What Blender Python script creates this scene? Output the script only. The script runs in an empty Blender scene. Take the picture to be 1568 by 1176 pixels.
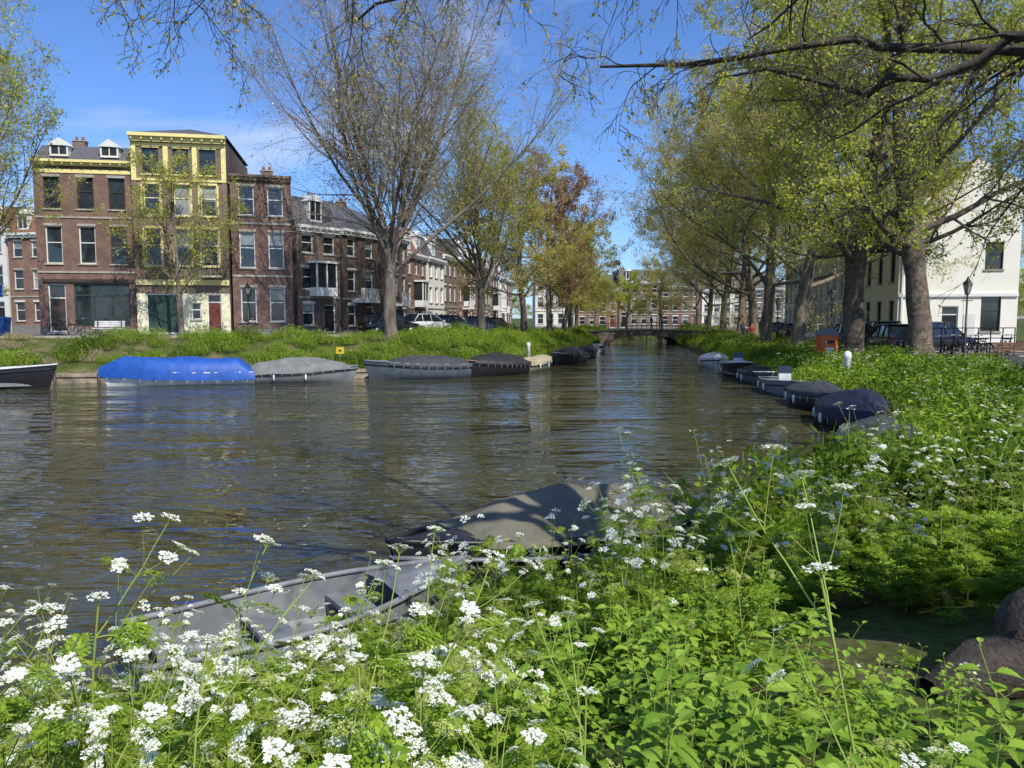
import bpy, math, random
import numpy as np
from mathutils import Vector, Matrix, noise
random.seed(7)
scene=bpy.context.scene
COL=scene.collection
# ------------------------------------------------------------------ materials
def nodes(name):
    m=bpy.data.materials.new(name); m.use_nodes=True
    nt=m.node_tree; b=nt.nodes['Principled BSDF']
    return m,nt,b
def mixcol(nt,f,a,b,mode='MIX'):
    n=nt.nodes.new('ShaderNodeMix'); n.data_type='RGBA'; n.blend_type=mode
    if isinstance(f,bpy.types.NodeSocket): nt.links.new(f,n.inputs[0])
    else: n.inputs[0].default_value=f
    for i,v in ((6,a),(7,b)):
        if isinstance(v,bpy.types.NodeSocket): nt.links.new(v,n.inputs[i])
        else: n.inputs[i].default_value=(*v,1)
    return n.outputs[2]
def noise_n(nt,scale,detail=4,coord='Object',stretch=None,rough=.6):
    tc=nt.nodes.new('ShaderNodeTexCoord'); n=nt.nodes.new('ShaderNodeTexNoise')
    n.inputs['Scale'].default_value=scale; n.inputs['Detail'].default_value=detail; n.inputs['Roughness'].default_value=rough
    src=tc.outputs[coord]
    if stretch:
        mp=nt.nodes.new('ShaderNodeMapping'); mp.inputs['Scale'].default_value=stretch
        nt.links.new(src,mp.inputs[0]); src=mp.outputs[0]
    nt.links.new(src,n.inputs['Vector'])
    return n.outputs['Fac']
def ramp(nt,f,stops):
    r=nt.nodes.new('ShaderNodeValToRGB'); el=r.color_ramp.elements
    while len(el)<len(stops): el.new(0.5)
    for e,(p,c) in zip(el,stops): e.position=p; e.color=(*c,1)
    nt.links.new(f,r.inputs[0]); return r.outputs[0]
def mat(name,col,rough=.8,var=.25,scale=3,bump=0,bscale=30,metal=0,spec=.4,stretch=None):
    m,nt,b=nodes(name)
    f=noise_n(nt,scale,4,stretch=stretch)
    lo=tuple(c*(1-var) for c in col); hi=tuple(min(1,c*(1+var)) for c in col)
    c=ramp(nt,f,[(.3,lo),(.7,hi)])
    nt.links.new(c,b.inputs['Base Color'])
    b.inputs['Roughness'].default_value=rough; b.inputs['Metallic'].default_value=metal
    b.inputs['Specular IOR Level'].default_value=spec
    if bump:
        bn=nt.nodes.new('ShaderNodeBump'); bn.inputs['Strength'].default_value=bump; bn.inputs['Distance'].default_value=.02
        nt.links.new(noise_n(nt,bscale,4),bn.inputs['Height']); nt.links.new(bn.outputs[0],b.inputs['Normal'])
    return m
def brickmat(name,c1,c2,mortar=(.32,.3,.27),bw=.22,bh=.065):
    m,nt,b=nodes(name)
    tc=nt.nodes.new('ShaderNodeTexCoord'); sp=nt.nodes.new('ShaderNodeSeparateXYZ'); nt.links.new(tc.outputs['Object'],sp.inputs[0])
    ad=nt.nodes.new('ShaderNodeMath'); ad.operation='ADD'; nt.links.new(sp.outputs[0],ad.inputs[0]); nt.links.new(sp.outputs[1],ad.inputs[1])
    cb=nt.nodes.new('ShaderNodeCombineXYZ'); nt.links.new(ad.outputs[0],cb.inputs[0]); nt.links.new(sp.outputs[2],cb.inputs[1])
    br=nt.nodes.new('ShaderNodeTexBrick'); br.inputs['Scale'].default_value=1
    br.inputs['Brick Width'].default_value=bw; br.inputs['Row Height'].default_value=bh; br.inputs['Mortar Size'].default_value=.006
    br.inputs['Color1'].default_value=(*c1,1); br.inputs['Color2'].default_value=(*c2,1); br.inputs['Mortar'].default_value=(*mortar,1)
    nt.links.new(cb.outputs[0],br.inputs['Vector'])
    f=noise_n(nt,.9,6)
    g=ramp(nt,f,[(.3,(.6,.6,.6)),(.7,(1.15,1.12,1.1))])
    c=mixcol(nt,1.0,br.outputs['Color'],g,'MULTIPLY')
    nt.links.new(c,b.inputs['Base Color']); b.inputs['Roughness'].default_value=.9; b.inputs['Specular IOR Level'].default_value=.2
    return m
def leafmat(name,c1,c2,transl=.3,nscale=None,gloss=False):
    m=bpy.data.materials.new(name); m.use_nodes=True; nt=m.node_tree; nt.nodes.clear()
    out=nt.nodes.new('ShaderNodeOutputMaterial')
    ge=nt.nodes.new('ShaderNodeNewGeometry')
    c=ramp(nt,ge.outputs['Random Per Island'],[(0,c1),(1,c2)])
    if nscale:
        f=noise_n(nt,nscale,1)
        c=mixcol(nt,1.0,c,ramp(nt,f,[(.3,(.68,.74,.66)),(.7,(1.2,1.15,1.0))]),'MULTIPLY')
    if gloss:
        d=nt.nodes.new('ShaderNodeBsdfPrincipled'); d.inputs['Roughness'].default_value=.5; d.inputs['Specular IOR Level'].default_value=.3
        nt.links.new(c,d.inputs['Base Color'])
    else:
        d=nt.nodes.new('ShaderNodeBsdfDiffuse'); nt.links.new(c,d.inputs['Color'])
    if transl:
        t=nt.nodes.new('ShaderNodeBsdfTranslucent'); mx=nt.nodes.new('ShaderNodeMixShader'); mx.inputs[0].default_value=transl
        nt.links.new(mixcol(nt,1.0,c,(1.3,1.35,.6),'MULTIPLY'),t.inputs['Color'])
        nt.links.new(d.outputs[0],mx.inputs[1]); nt.links.new(t.outputs[0],mx.inputs[2]); nt.links.new(mx.outputs[0],out.inputs[0])
    else: nt.links.new(d.outputs[0],out.inputs[0])
    return m
def glassmat(name,col,rough=.06):
    m,nt,b=nodes(name)
    f=noise_n(nt,.6,2)
    c=ramp(nt,f,[(.35,tuple(x*.5 for x in col)),(.65,col)])
    nt.links.new(c,b.inputs['Base Color']); b.inputs['Roughness'].default_value=rough; b.inputs['Specular IOR Level'].default_value=.8
    return m
M={}
M['brick_red']=brickmat('brick_red',(.235,.125,.09),(.16,.08,.065))
M['brick_brown']=brickmat('brick_brown',(.23,.15,.11),(.17,.105,.08))
M['brick_tan']=brickmat('brick_tan',(.25,.18,.12),(.19,.135,.09))
M['brick_dark']=brickmat('brick_dark',(.14,.085,.07),(.10,.065,.055))
M['brick_orange']=brickmat('brick_orange',(.30,.16,.11),(.24,.12,.085))
M['paver']=brickmat('paver',(.30,.25,.22),(.22,.18,.16),(.12,.11,.1),.2,.1)
M['yellow']=mat('yellow_paint',(.82,.71,.30),.6,.08)
M['yellowpale']=mat('pale_yellow',(.82,.77,.52),.7,.08)
M['cream']=mat('cream_render',(.86,.83,.74),.8,.05,1.2)
M['white']=mat('white_paint',(.78,.78,.74),.5,.06)
M['offwhite']=mat('offwhite_render',(.74,.72,.66),.85,.1,.8)
M['greyrender']=mat('grey_render',(.68,.68,.64),.85,.1,.8)
M['slate']=mat('slate_roof',(.10,.10,.11),.7,.3,6)
M['tile']=mat('red_roof_tile',(.22,.11,.075),.8,.3,6)
M['greendoor']=mat('green_door',(.03,.065,.045),.5,.15)
M['reddoor']=mat('red_door',(.16,.045,.03),.5,.15)
M['darkwood']=mat('dark_wood',(.06,.045,.035),.5,.3)
M['glass']=glassmat('window_glass',(.035,.045,.05))
M['glass2']=glassmat('window_glass_curtain',(.38,.40,.38),.12)
M['stone']=mat('stone',(.38,.35,.30),.85,.25,4,.4)
M['plinth']=mat('plinth',(.22,.21,.2),.85,.2)
M['black']=mat('black_metal',(.02,.02,.022),.4,.2)
M['rubber']=mat('rubber',(.02,.02,.02),.8,.2)
M['chrome']=mat('metal',(.5,.5,.5),.3,.1,metal=.9)
M['asphalt']=mat('asphalt',(.07,.07,.07),.9,.2,6,.3)
M['bark']=mat('bark',(.16,.13,.10),.9,.55,3,.9,12,stretch=(1,1,.3))
M['barkpale']=mat('bark_plane',(.19,.155,.11),.9,.6,4,.8,10,stretch=(1,1,.5))
M['barkdk']=mat('bark_rough',(.13,.10,.072),.95,.7,5,1,9)
M['barktwig']=leafmat('bark_twig',(.22,.18,.13),(.38,.32,.23),0)
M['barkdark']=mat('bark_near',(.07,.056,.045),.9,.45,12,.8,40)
M['leaf_olive']=leafmat('leaf_olive',(.42,.37,.12),(.62,.55,.20),.45,.35)
M['leaf_fresh']=leafmat('leaf_fresh',(.36,.43,.06),(.60,.60,.13),.45,.35)
M['leaf_bud']=leafmat('leaf_bud',(.34,.30,.14),(.50,.43,.20),.25)
M['leaf_red']=leafmat('leaf_red',(.25,.12,.085),(.38,.21,.14),.3)
M['leaf_green']=leafmat('leaf_green',(.06,.12,.015),(.13,.20,.03),.3)
M['nettle']=leafmat('nettle_leaf',(.13,.25,.02),(.30,.44,.05),.28,None,True)
M['fern']=leafmat('parsley_leaf',(.11,.21,.018),(.35,.46,.06),.32)
M['stem']=leafmat('plant_stem',(.20,.27,.05),(.34,.40,.10),0)
M['petal']=leafmat('white_petal',(.78,.79,.71),(.90,.90,.86),.2)
M['budgreen']=leafmat('umbel_bud',(.40,.46,.12),(.55,.58,.22),.2)
M['grassblade']=leafmat('grass_blade',(.12,.21,.025),(.38,.45,.09),.3)
M['reed']=leafmat('dry_reed',(.30,.25,.14),(.46,.38,.23),.2)
# ------------------------------------------------------------------ mesh helpers
def mk_np(name,V,F,mats,mi=None,smooth=False):
    me=bpy.data.meshes.new(name); V=np.asarray(V,np.float32); F=np.asarray(F,np.int32)
    me.vertices.add(len(V)); me.vertices.foreach_set('co',V.ravel())
    k=F.shape[1]; me.loops.add(F.size); me.loops.foreach_set('vertex_index',F.ravel())
    me.polygons.add(len(F)); me.polygons.foreach_set('loop_start',np.arange(0,F.size,k,dtype=np.int32))
    me.polygons.foreach_set('loop_total',np.full(len(F),k,np.int32))
    for m in mats: me.materials.append(m)
    if mi is not None: me.polygons.foreach_set('material_index',np.asarray(mi,np.int32))
    me.polygons.foreach_set('use_smooth',np.full(len(F),smooth))
    me.update(calc_edges=True); return me
def link(o,parent=None):
    COL.objects.link(o)
    if parent: o.parent=parent
    return o
def empty(name,loc=(0,0,0),rot=0):
    e=bpy.data.objects.new(name,None); e.empty_display_size=.3; e.location=loc; e.rotation_euler=(0,0,rot); COL.objects.link(e); return e
class MB:
    def __init__(s): s.p={}
    def add(s,part,m,V,F,smooth=False):
        k=(part,m,smooth)
        if k not in s.p: s.p[k]=([],[])
        v,f=s.p[k]; o=len(v); v.extend([tuple(x) for x in V]); f.extend([tuple(i+o for i in q) for q in F])
    def box(s,part,m,a,b):
        x0,y0,z0=a; x1,y1,z1=b
        V=[(x0,y0,z0),(x1,y0,z0),(x1,y1,z0),(x0,y1,z0),(x0,y0,z1),(x1,y0,z1),(x1,y1,z1),(x0,y1,z1)]
        s.add(part,m,V,[(0,3,2,1),(4,5,6,7),(0,1,5,4),(1,2,6,5),(2,3,7,6),(3,0,4,7)])
    def loft(s,part,m,secs,cap=True,closed=True,smooth=False):
        n=len(secs[0]); V=[p for q in secs for p in q]; F=[]
        for i in range(len(secs)-1):
            for j in range(n if closed else n-1):
                k=(j+1)%n; F.append((i*n+j,i*n+k,(i+1)*n+k,(i+1)*n+j))
        if cap: F.append(tuple(range(n))[::-1]); F.append(tuple((len(secs)-1)*n+j for j in range(n)))
        s.add(part,m,V,F,smooth)
    def tube(s,part,m,pts,r,n=6,smooth=True):
        pts=[Vector(p) for p in pts]; secs=[]
        rs=r if isinstance(r,(list,tuple)) else [r]*len(pts)
        for i,p in enumerate(pts):
            d=(pts[min(i+1,len(pts)-1)]-pts[max(i-1,0)]).normalized()
            a=d.cross(Vector((0,0,1)) if abs(d.z)<.9 else Vector((1,0,0))).normalized(); b=d.cross(a)
            secs.append([p+(a*math.cos(2*math.pi*j/n)+b*math.sin(2*math.pi*j/n))*rs[i] for j in range(n)])
        s.loft(part,m,secs,True,True,smooth)
    def ring(s,part,m,c,R,r,axis='y',n=20,k=5):
        secs=[]
        for i in range(n+1):
            a=2*math.pi*i/n; q=[]
            for j in range(k):
                b=2*math.pi*j/k; rr=R+r*math.cos(b); h=r*math.sin(b)
                q.append((c[0]+rr*math.cos(a),c[1]+h,c[2]+rr*math.sin(a)))
            secs.append(q)
        s.loft(part,m,secs,False,True,True)
    def finish(s,name,loc=(0,0,0),rot=0):
        e=empty(name,loc,rot)
        for (part,m,sm),(v,f) in s.p.items():
            me=bpy.data.meshes.new(part); me.from_pydata(v,[],f); me.materials.append(M[m])
            if sm:
                for p in me.polygons: p.use_smooth=True
            me.update(); link(bpy.data.objects.new(part,me),e)
        return e
# ------------------------------------------------------------------ terrain
def chaikin(P,n=2):
    P=[np.array(p,float) for p in P]
    for _ in range(n):
        Q=[P[0]]
        for a,b in zip(P[:-1],P[1:]): Q+= [a*.75+b*.25,a*.25+b*.75]
        Q.append(P[-1]); P=Q
    return np.array(P)
LB=chaikin([(-90,31),(-24,36.7),(-8.5,41),(-3,43),(0.5,48),(4,58),(8.5,78),(11.5,94),(15,118)])
RB=chaikin([(26,118),(20.5,94),(18.8,79),(14.6,50),(12.9,35),(12.2,28),(11.3,23),(9.9,18.5),(7.5,14.2),(3.8,10.4),(0.3,7.6),(-3,5.0),(-7,2.4),(-14,-1),(-90,-20)])
def pdist(P,X,Y):
    best=np.full(X.shape,1e9)
    for a,b in zip(P[:-1],P[1:]):
        d=b-a; t=np.clip(((X-a[0])*d[0]+(Y-a[1])*d[1])/(d@d),0,1)
        best=np.minimum(best,np.hypot(X-a[0]-t*d[0],Y-a[1]-t*d[1]))
    return best
POLY=np.vstack([LB,RB])
def inside(X,Y):
    r=np.zeros(X.shape,bool); n=len(POLY)
    for i in range(n):
        a=POLY[i]; b=POLY[(i+1)%n]
        c=((a[1]>Y)!=(b[1]>Y))
        with np.errstate(divide='ignore',invalid='ignore'):
            xx=(b[0]-a[0])*(Y-a[1])/(b[1]-a[1] if b[1]!=a[1] else 1e-9)+a[0]
        r^=c&(X<xx)
    return r
def sstep(a,b,x): t=np.clip((x-a)/(b-a),0,1); return t*t*(3-2*t)
def G(X,Y):
    X=np.asarray(X,float); Y=np.asarray(Y,float)
    dl=pdist(LB,X,Y); dr=pdist(RB,X,Y); ins=inside(X,Y); left=dl<dr
    zl=2.1-.7*sstep(42,92,Y); zr=1.2+.35*np.exp(-(X**2+Y**2)/40)
    z=np.where(left,.3+(zl-.3)*sstep(.2,4.6,dl),.32+(zr-.32)*sstep(.2,5.5,dr))
    far=sstep(94,112,Y); z=z*(1-far)+1.4*far*(1-ins)+z*ins*far
    return np.where(ins,-1.2,z)
def g(x,y): return float(G(np.array([x]),np.array([y]))[0])
def axis(a,b,st,lim):
    c=list(np.arange(a,b+.01,st)); s=st; v=c[-1]; hi=[]
    while v<lim: s*=1.35; v+=s; hi.append(v)
    s=st; v=c[0]; lo=[]
    while v>-lim: s*=1.35; v-=s; lo.append(v)
    return np.array(lo[::-1]+c+hi)
xs=axis(-46,36,.5,2500); ys=axis(-8,122,.5,2500)
XX,YY=np.meshgrid(xs,ys); Z=G(XX,YY)
rng=np.random.default_rng(3)
near=(np.abs(XX)<60)&(YY<130)&(~inside(XX,YY)); dd=np.minimum(pdist(LB,XX,YY),pdist(RB,XX,YY))
Z=Z+np.where(near&(dd<4.5),rng.uniform(-.06,.06,Z.shape),0)
nx=len(xs); ny=len(ys); idx=np.arange(nx*ny).reshape(ny,nx)
F=np.stack([idx[:-1,:-1],idx[:-1,1:],idx[1:,1:],idx[1:,:-1]],-1).reshape(-1,4)
gm,nt,b=nodes('ground_grass')
f=noise_n(nt,.7,8); f2=noise_n(nt,12,4)
c=ramp(nt,f,[(.3,(.045,.065,.018)),(.5,(.09,.115,.03)),(.66,(.15,.125,.07))])
c=mixcol(nt,1.0,c,ramp(nt,f2,[(.3,(.5,.5,.5)),(.7,(1.2,1.2,1.2))]),'MULTIPLY')
nt.links.new(c,b.inputs['Base Color']); b.inputs['Roughness'].default_value=1; b.inputs['Specular IOR Level'].default_value=.1
link(bpy.data.objects.new('ground',mk_np('ground',np.stack([XX,YY,Z],-1).reshape(-1,3),F,[gm],smooth=True)))
def offs(P,d,side):
    T=np.gradient(P,axis=0); T/=np.linalg.norm(T,axis=1)[:,None]
    N=np.stack([-T[:,1],T[:,0]],-1)*side
    return P+N*d
def resamp(P,st):
    s=np.r_[0,np.cumsum(np.linalg.norm(np.diff(P,axis=0),axis=1))]; q=np.arange(0,s[-1],st)
    return np.stack([np.interp(q,s,P[:,0]),np.interp(q,s,P[:,1])],-1)
def ribbon(name,P,side,prof,m,smooth=False):
    rows=[]
    for d,z in prof:
        Q=offs(P,d,side); zz=np.full(len(Q),z) if not isinstance(z,str) else G(Q[:,0],Q[:,1])+float(z)
        rows.append(np.c_[Q,zz])
    V=np.stack(rows,1); n,k=V.shape[:2]; ix=np.arange(n*k).reshape(n,k)
    F=np.stack([ix[:-1,:-1],ix[1:,:-1],ix[1:,1:],ix[:-1,1:]],-1).reshape(-1,4)
    o=bpy.data.objects.new(name,mk_np(name,V.reshape(-1,3),F,[m])); link(o)
    return o
LBr=resamp(LB,1.0); RBr=resamp(RB,1.0)
quaym=mat('quay_timber',(.30,.25,.18),.9,.6,2,.5,20)
ribbon('quay_wall',LBr,1,[(-.05,-.8),(-.05,.30),(-.12,.31),(-.12,.46),(.45,.46),(.46,.1)],quaym)
ribbon('quay_wall',RBr,1,[(-.05,-.8),(-.05,.22),(-.1,.23),(-.1,.34),(.3,.34),(.4,.1)],quaym)
pm=MB()
for i in range(0,len(LBr),2):
    p=offs(LBr,-.13,1)[i]
    if -40<p[0] and p[1]<95: pm.tube('piles','darkwood',[(p[0],p[1],-.8),(p[0],p[1],.5)],.07,6)
pm.finish('mooring_piles')
Lst=LBr[(LBr[:,0]>-70)&(LBr[:,1]<112)]; Rst=RBr[(RBr[:,1]>16)&(RBr[:,1]<112)]
ribbon('pavement',Lst,1,[(4.9,'0.03'),(6.2,'0.03'),(9,'0.03'),(11,'0.03'),(14,'0.03')],M['paver'])
ribbon('road',Lst,1,[(6.4,'0.045'),(8.5,'0.045'),(10.8,'0.045')],M['asphalt'])
ribbon('kerb',Lst,1,[(4.7,'0.0'),(4.7,'0.13'),(4.9,'0.13'),(4.9,'0.0')],M['stone'])
ribbon('pavement',Rst,1,[(5.9,'0.03'),(8,'0.03'),(10,'0.03'),(13,'0.03'),(17,'0.03')],M['paver'])
ribbon('road',Rst,1,[(6.9,'0.045'),(8.5,'0.045'),(10.6,'0.045')],M['asphalt'])
ribbon('kerb',Rst,1,[(5.7,'0.0'),(5.7,'0.13'),(5.9,'0.13'),(5.9,'0.0')],M['stone'])
# ------------------------------------------------------------------ water
wm,nt,b=nodes('canal_water')
f=noise_n(nt,.25,2)
nt.links.new(ramp(nt,f,[(.3,(.040,.040,.014)),(.7,(.062,.058,.024))]),b.inputs['Base Color'])
b.inputs['Roughness'].default_value=.02; b.inputs['IOR'].default_value=1.36; b.inputs['Specular IOR Level'].default_value=1.0
n1=noise_n(nt,1.0,2,stretch=(.8,2.0,1),rough=.5); n2=noise_n(nt,1.0,1,stretch=(.25,.6,1))
n3=noise_n(nt,1.0,1,stretch=(3.2,6,1))
def mth(nt,op,a,b_):
    n=nt.nodes.new('ShaderNodeMath'); n.operation=op
    for i,v in enumerate((a,b_)):
        if isinstance(v,bpy.types.NodeSocket): nt.links.new(v,n.inputs[i])
        else: n.inputs[i].default_value=v
    return n.outputs[0]
h=mth(nt,'ADD',mth(nt,'ADD',mth(nt,'MULTIPLY',n1,.9),mth(nt,'MULTIPLY',n2,.9)),mth(nt,'MULTIPLY',n3,.12))
pt=noise_n(nt,.10,2,stretch=(1,1.8,1))
h=mth(nt,'MULTIPLY',h,ramp(nt,pt,[(.38,(.35,)*3),(.62,(1.3,)*3)]))
bn=nt.nodes.new('ShaderNodeBump'); bn.inputs['Strength'].default_value=1; bn.inputs['Distance'].default_value=.14
nt.links.new(h,bn.inputs['Height']); nt.links.new(bn.outputs[0],b.inputs['Normal'])
me=bpy.data.meshes.new('canal_water'); me.from_pydata([(-200,-60,0),(45,-60,0),(45,125,0),(-200,125,0)],[],[(0,1,2,3)]); me.materials.append(wm)
link(bpy.data.objects.new('canal_water',me))
# ------------------------------------------------------------------ buildings
R=random.Random(11)
def facade(mb,T,w,h,ops,wall,zb=0,plinth=True,topz=None):
    def tr(V): return [tuple(T@Vector(v)) for v in V]
    def add(part,m,V,F): mb.add(part,m,tr(V),F)
    def box(part,m,a,b):
        x0,y0,z0=a; x1,y1,z1=b
        V=[(x0,y0,z0),(x1,y0,z0),(x1,y1,z0),(x0,y1,z0),(x0,y0,z1),(x1,y0,z1),(x1,y1,z1),(x0,y1,z1)]
        add(part,m,V,[(0,3,2,1),(4,5,6,7),(0,1,5,4),(1,2,6,5),(2,3,7,6),(3,0,4,7)])
    xs=sorted({0,w}|{round(o['x'],3) for o in ops}|{round(o['x']+o['w'],3) for o in ops})
    zs=sorted({zb,h}|{round(o['z'],3) for o in ops}|{round(o['z']+o['h'],3) for o in ops})
    for i in range(len(xs)-1):
        for j in range(len(zs)-1):
            cx=(xs[i]+xs[i+1])/2; cz=(zs[j]+zs[j+1])/2
            if any(o['x']<cx<o['x']+o['w'] and o['z']<cz<o['z']+o['h'] for o in ops): continue
            wm_=wall(cz) if callable(wall) else wall
            add('walls',wm_,[(xs[i],0,zs[j]),(xs[i+1],0,zs[j]),(xs[i+1],0,zs[j+1]),(xs[i],0,zs[j+1])],[(0,1,2,3)])
    for o in ops:
        x,z,ww,hh=o['x'],o['z'],o['w'],o['h']; k=o.get('k','sash'); fm=o.get('fm','white'); D=.2
        rv=o.get('rv',wall(z) if callable(wall) else wall)
        add('reveals',rv,[(x,0,z),(x,D,z),(x,D,z+hh),(x,0,z+hh)],[(0,1,2,3)])
        add('reveals',rv,[(x+ww,0,z),(x+ww,D,z),(x+ww,D,z+hh),(x+ww,0,z+hh)],[(3,2,1,0)])
        add('reveals',rv,[(x,0,z+hh),(x,D,z+hh),(x+ww,D,z+hh),(x+ww,0,z+hh)],[(0,1,2,3)])
        add('reveals',rv,[(x,0,z),(x,D,z),(x+ww,D,z),(x+ww,0,z)],[(3,2,1,0)])
        f=.07
        def frame(x,z,ww,hh,f=.07,y0=.10,y1=.17):
            box('window_frames',fm,(x,y0,z),(x+f,y1,z+hh)); box('window_frames',fm,(x+ww-f,y0,z),(x+ww,y1,z+hh))
            box('window_frames',fm,(x+f,y0,z),(x+ww-f,y1,z+f)); box('window_frames',fm,(x+f,y0,z+hh-f),(x+ww-f,y1,z+hh))
        def glass(x,z,ww,hh):
            c=R.random()
            if o.get('cur',True) and c<.4:
                s=R.choice([.35,.5,1.0]); add('curtains','glass2',[(x,.16,z+hh*(1-s)),(x+ww,.16,z+hh*(1-s)),(x+ww,.16,z+hh),(x,.16,z+hh)],[(0,1,2,3)])
                if s<1: add('glass','glass',[(x,.162,z),(x+ww,.162,z),(x+ww,.162,z+hh*(1-s)),(x,.162,z+hh*(1-s))],[(0,1,2,3)])
            else: add('glass','glass',[(x,.16,z),(x+ww,.16,z),(x+ww,.16,z+hh),(x,.16,z+hh)],[(0,1,2,3)])
        if k=='sash':
            frame(x,z,ww,hh); glass(x+f,z+f,ww-2*f,hh-2*f); box('window_frames',fm,(x+f,.12,z+hh*.55),(x+ww-f,.158,z+hh*.55+.06))
            if ww>1.3: box('window_frames',fm,(x+ww/2-.03,.11,z+f),(x+ww/2+.03,.157,z+hh*.55))
            box('sills',o.get('sm','stone'),(x-.08,-.08,z-.09),(x+ww+.08,.1,z-.001))
            if o.get('lint',True): box('lintels',o.get('lm','stone'),(x-.06,-.03,z+hh+.002),(x+ww+.06,.05,z+hh+.16))
        elif k=='door':
            dh=min(2.15,hh*.78); frame(x,z,ww,hh)
            box('door',o.get('dm','darkwood'),(x+f,.12,z+.02),(x+ww-f,.18,z+dh)); box('window_frames',fm,(x+f,.10,z+dh),(x+ww-f,.158,z+dh+.07))
            add('glass','glass',[(x+f,.16,z+dh+.07),(x+ww-f,.16,z+dh+.07),(x+ww-f,.16,z+hh-f),(x+f,.16,z+hh-f)],[(0,1,2,3)])
            for q in (.15,.95): box('door_panels',o.get('dm','darkwood'),(x+.22,.10,z+q+.1),(x+ww-.22,.119,z+q+.75))
            box('doorstep','stone',(x-.1,-.25,z-.16),(x+ww+.1,.1,z-.002))
        elif k=='shop':
            frame(x,z,ww,hh,.1); glass(x+.1,z+.1,ww-.2,hh-.2); box('window_frames',fm,(x+.1,.12,z+hh*.72),(x+ww-.1,.158,z+hh*.72+.08))
            for i in (1,2): box('window_frames',fm,(x+ww*i/3-.04,.11,z+.1),(x+ww*i/3+.04,.156,z+hh*.72))
        elif k=='garage':
            frame(x,z,ww,hh,.1); box('garage_door',o.get('dm','greendoor'),(x+.1,.12,z),(x+ww-.1,.18,z+hh-.1))
            for i in range(1,5): box('garage_ribs',o.get('dm','greendoor'),(x+ww*i/5-.03,.09,z+.05),(x+ww*i/5+.03,.119,z+hh-.2))
    if plinth:
        q=[0]+sorted(v for o in ops if o['z']<.4 for v in (o['x']-.02,o['x']+o['w']+.02))+[w]
        for a,b_ in zip(q[::2],q[1::2]):
            if b_-a>.05: box('plinth','plinth',(a,-.05,zb-.6),(b_,.04,.38))
    return box,add
def I(): return Matrix.Identity(4)
def shell(mb,w,d,h,wall,zb=-.6):
    wl=wall(h) if callable(wall) else wall
    mb.add('side_walls',wl,[(0,0,zb),(0,d,zb),(0,d,h),(0,0,h)],[(3,2,1,0)])
    mb.add('side_walls',wl,[(w,0,zb),(w,d,zb),(w,d,h),(w,0,h)],[(0,1,2,3)])
    mb.add('side_walls',wl,[(0,d,zb),(w,d,zb),(w,d,h),(0,d,h)],[(3,2,1,0)])
    mb.add('flat_roof','slate',[(0,0,h-.01),(w,0,h-.01),(w,d,h-.01),(0,d,h-.01)],[(0,1,2,3)])
def cornice(mb,w,h,m='white',d=.35,t=.4):
    mb.box('cornice',m,(-.05,-d,h-t*.35),(w+.05,.02,h+.05)); mb.box('cornice',m,(-.02,-d*.55,h-t),(w+.02,-.002,h-t*.36))
    n=int(w/.6)
    for i in range(n+1): 
        x=.1+i*(w-.3)/n; mb.box('brackets',m,(x,-d*.85,h-t*.75),(x+.1,-d*.551,h-t*.36))
def mansard(mb,w,d,h,rh=2.0,inset=.9,m='slate',dorm=1,dm='white'):
    V=[(.02,.1,h+.02),(w-.02,.1,h+.02),(w-.02,d,h+.02),(.02,d,h+.02),(.1,.1+inset,h+rh),(w-.1,.1+inset,h+rh),(w-.1,d-inset,h+rh),(.1,d-inset,h+rh)]
    mb.add('roof',m,V,[(0,1,5,4),(1,2,6,5),(2,3,7,6),(3,0,4,7),(4,5,6,7)])
    for i in range(dorm):
        x=w*(i+.5)/dorm; dw=.55; z0=h+.35; z1=h+rh*.85; y=.25
        mb.box('dormer_frame',dm,(x-dw,y,z0),(x-dw+.1,y+1.2,z1)); mb.box('dormer_frame',dm,(x+dw-.1,y,z0),(x+dw,y+1.2,z1))
        mb.box('dormer_frame',dm,(x-dw+.1,y,z0),(x+dw-.1,y+.08,z0+.12)); mb.box('dormer_glass','glass',(x-dw+.1,y+.04,z0+.12),(x+dw-.1,y+.07,z1))
        mb.box('dormer_frame',dm,(x-.03,y+.01,z0+.12),(x+.03,y+.039,z1))
        mb.add('dormer_gable',dm,[(x-dw-.1,y-.08,z1),(x+dw+.1,y-.08,z1),(x,y-.08,z1+.5),(x-dw-.1,y+1.5,z1),(x+dw+.1,y+1.5,z1),(x,y+1.5,z1+.5)],[(0,1,2),(0,2,5,3),(1,4,5,2)])
def chimney(mb,x,y,z,wall='brick_brown'):
    mb.box('chimney',wall,(x,y,z),(x+.8,y+.6,z+1.0)); mb.box('chimney_cap','stone',(x-.05,y-.05,z+1.0),(x+.85,y+.65,z+1.08))
    for i in (0,1): mb.tube('chimney_pots','tile',[(x+.2+i*.4,y+.3,z+1.08),(x+.2+i*.4,y+.3,z+1.35)],.1,8)
def place(A,B): 
    a=Vector(A); b=Vector(B); return (b-a).length, math.atan2(b.y-a.y,b.x-a.x)
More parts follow.
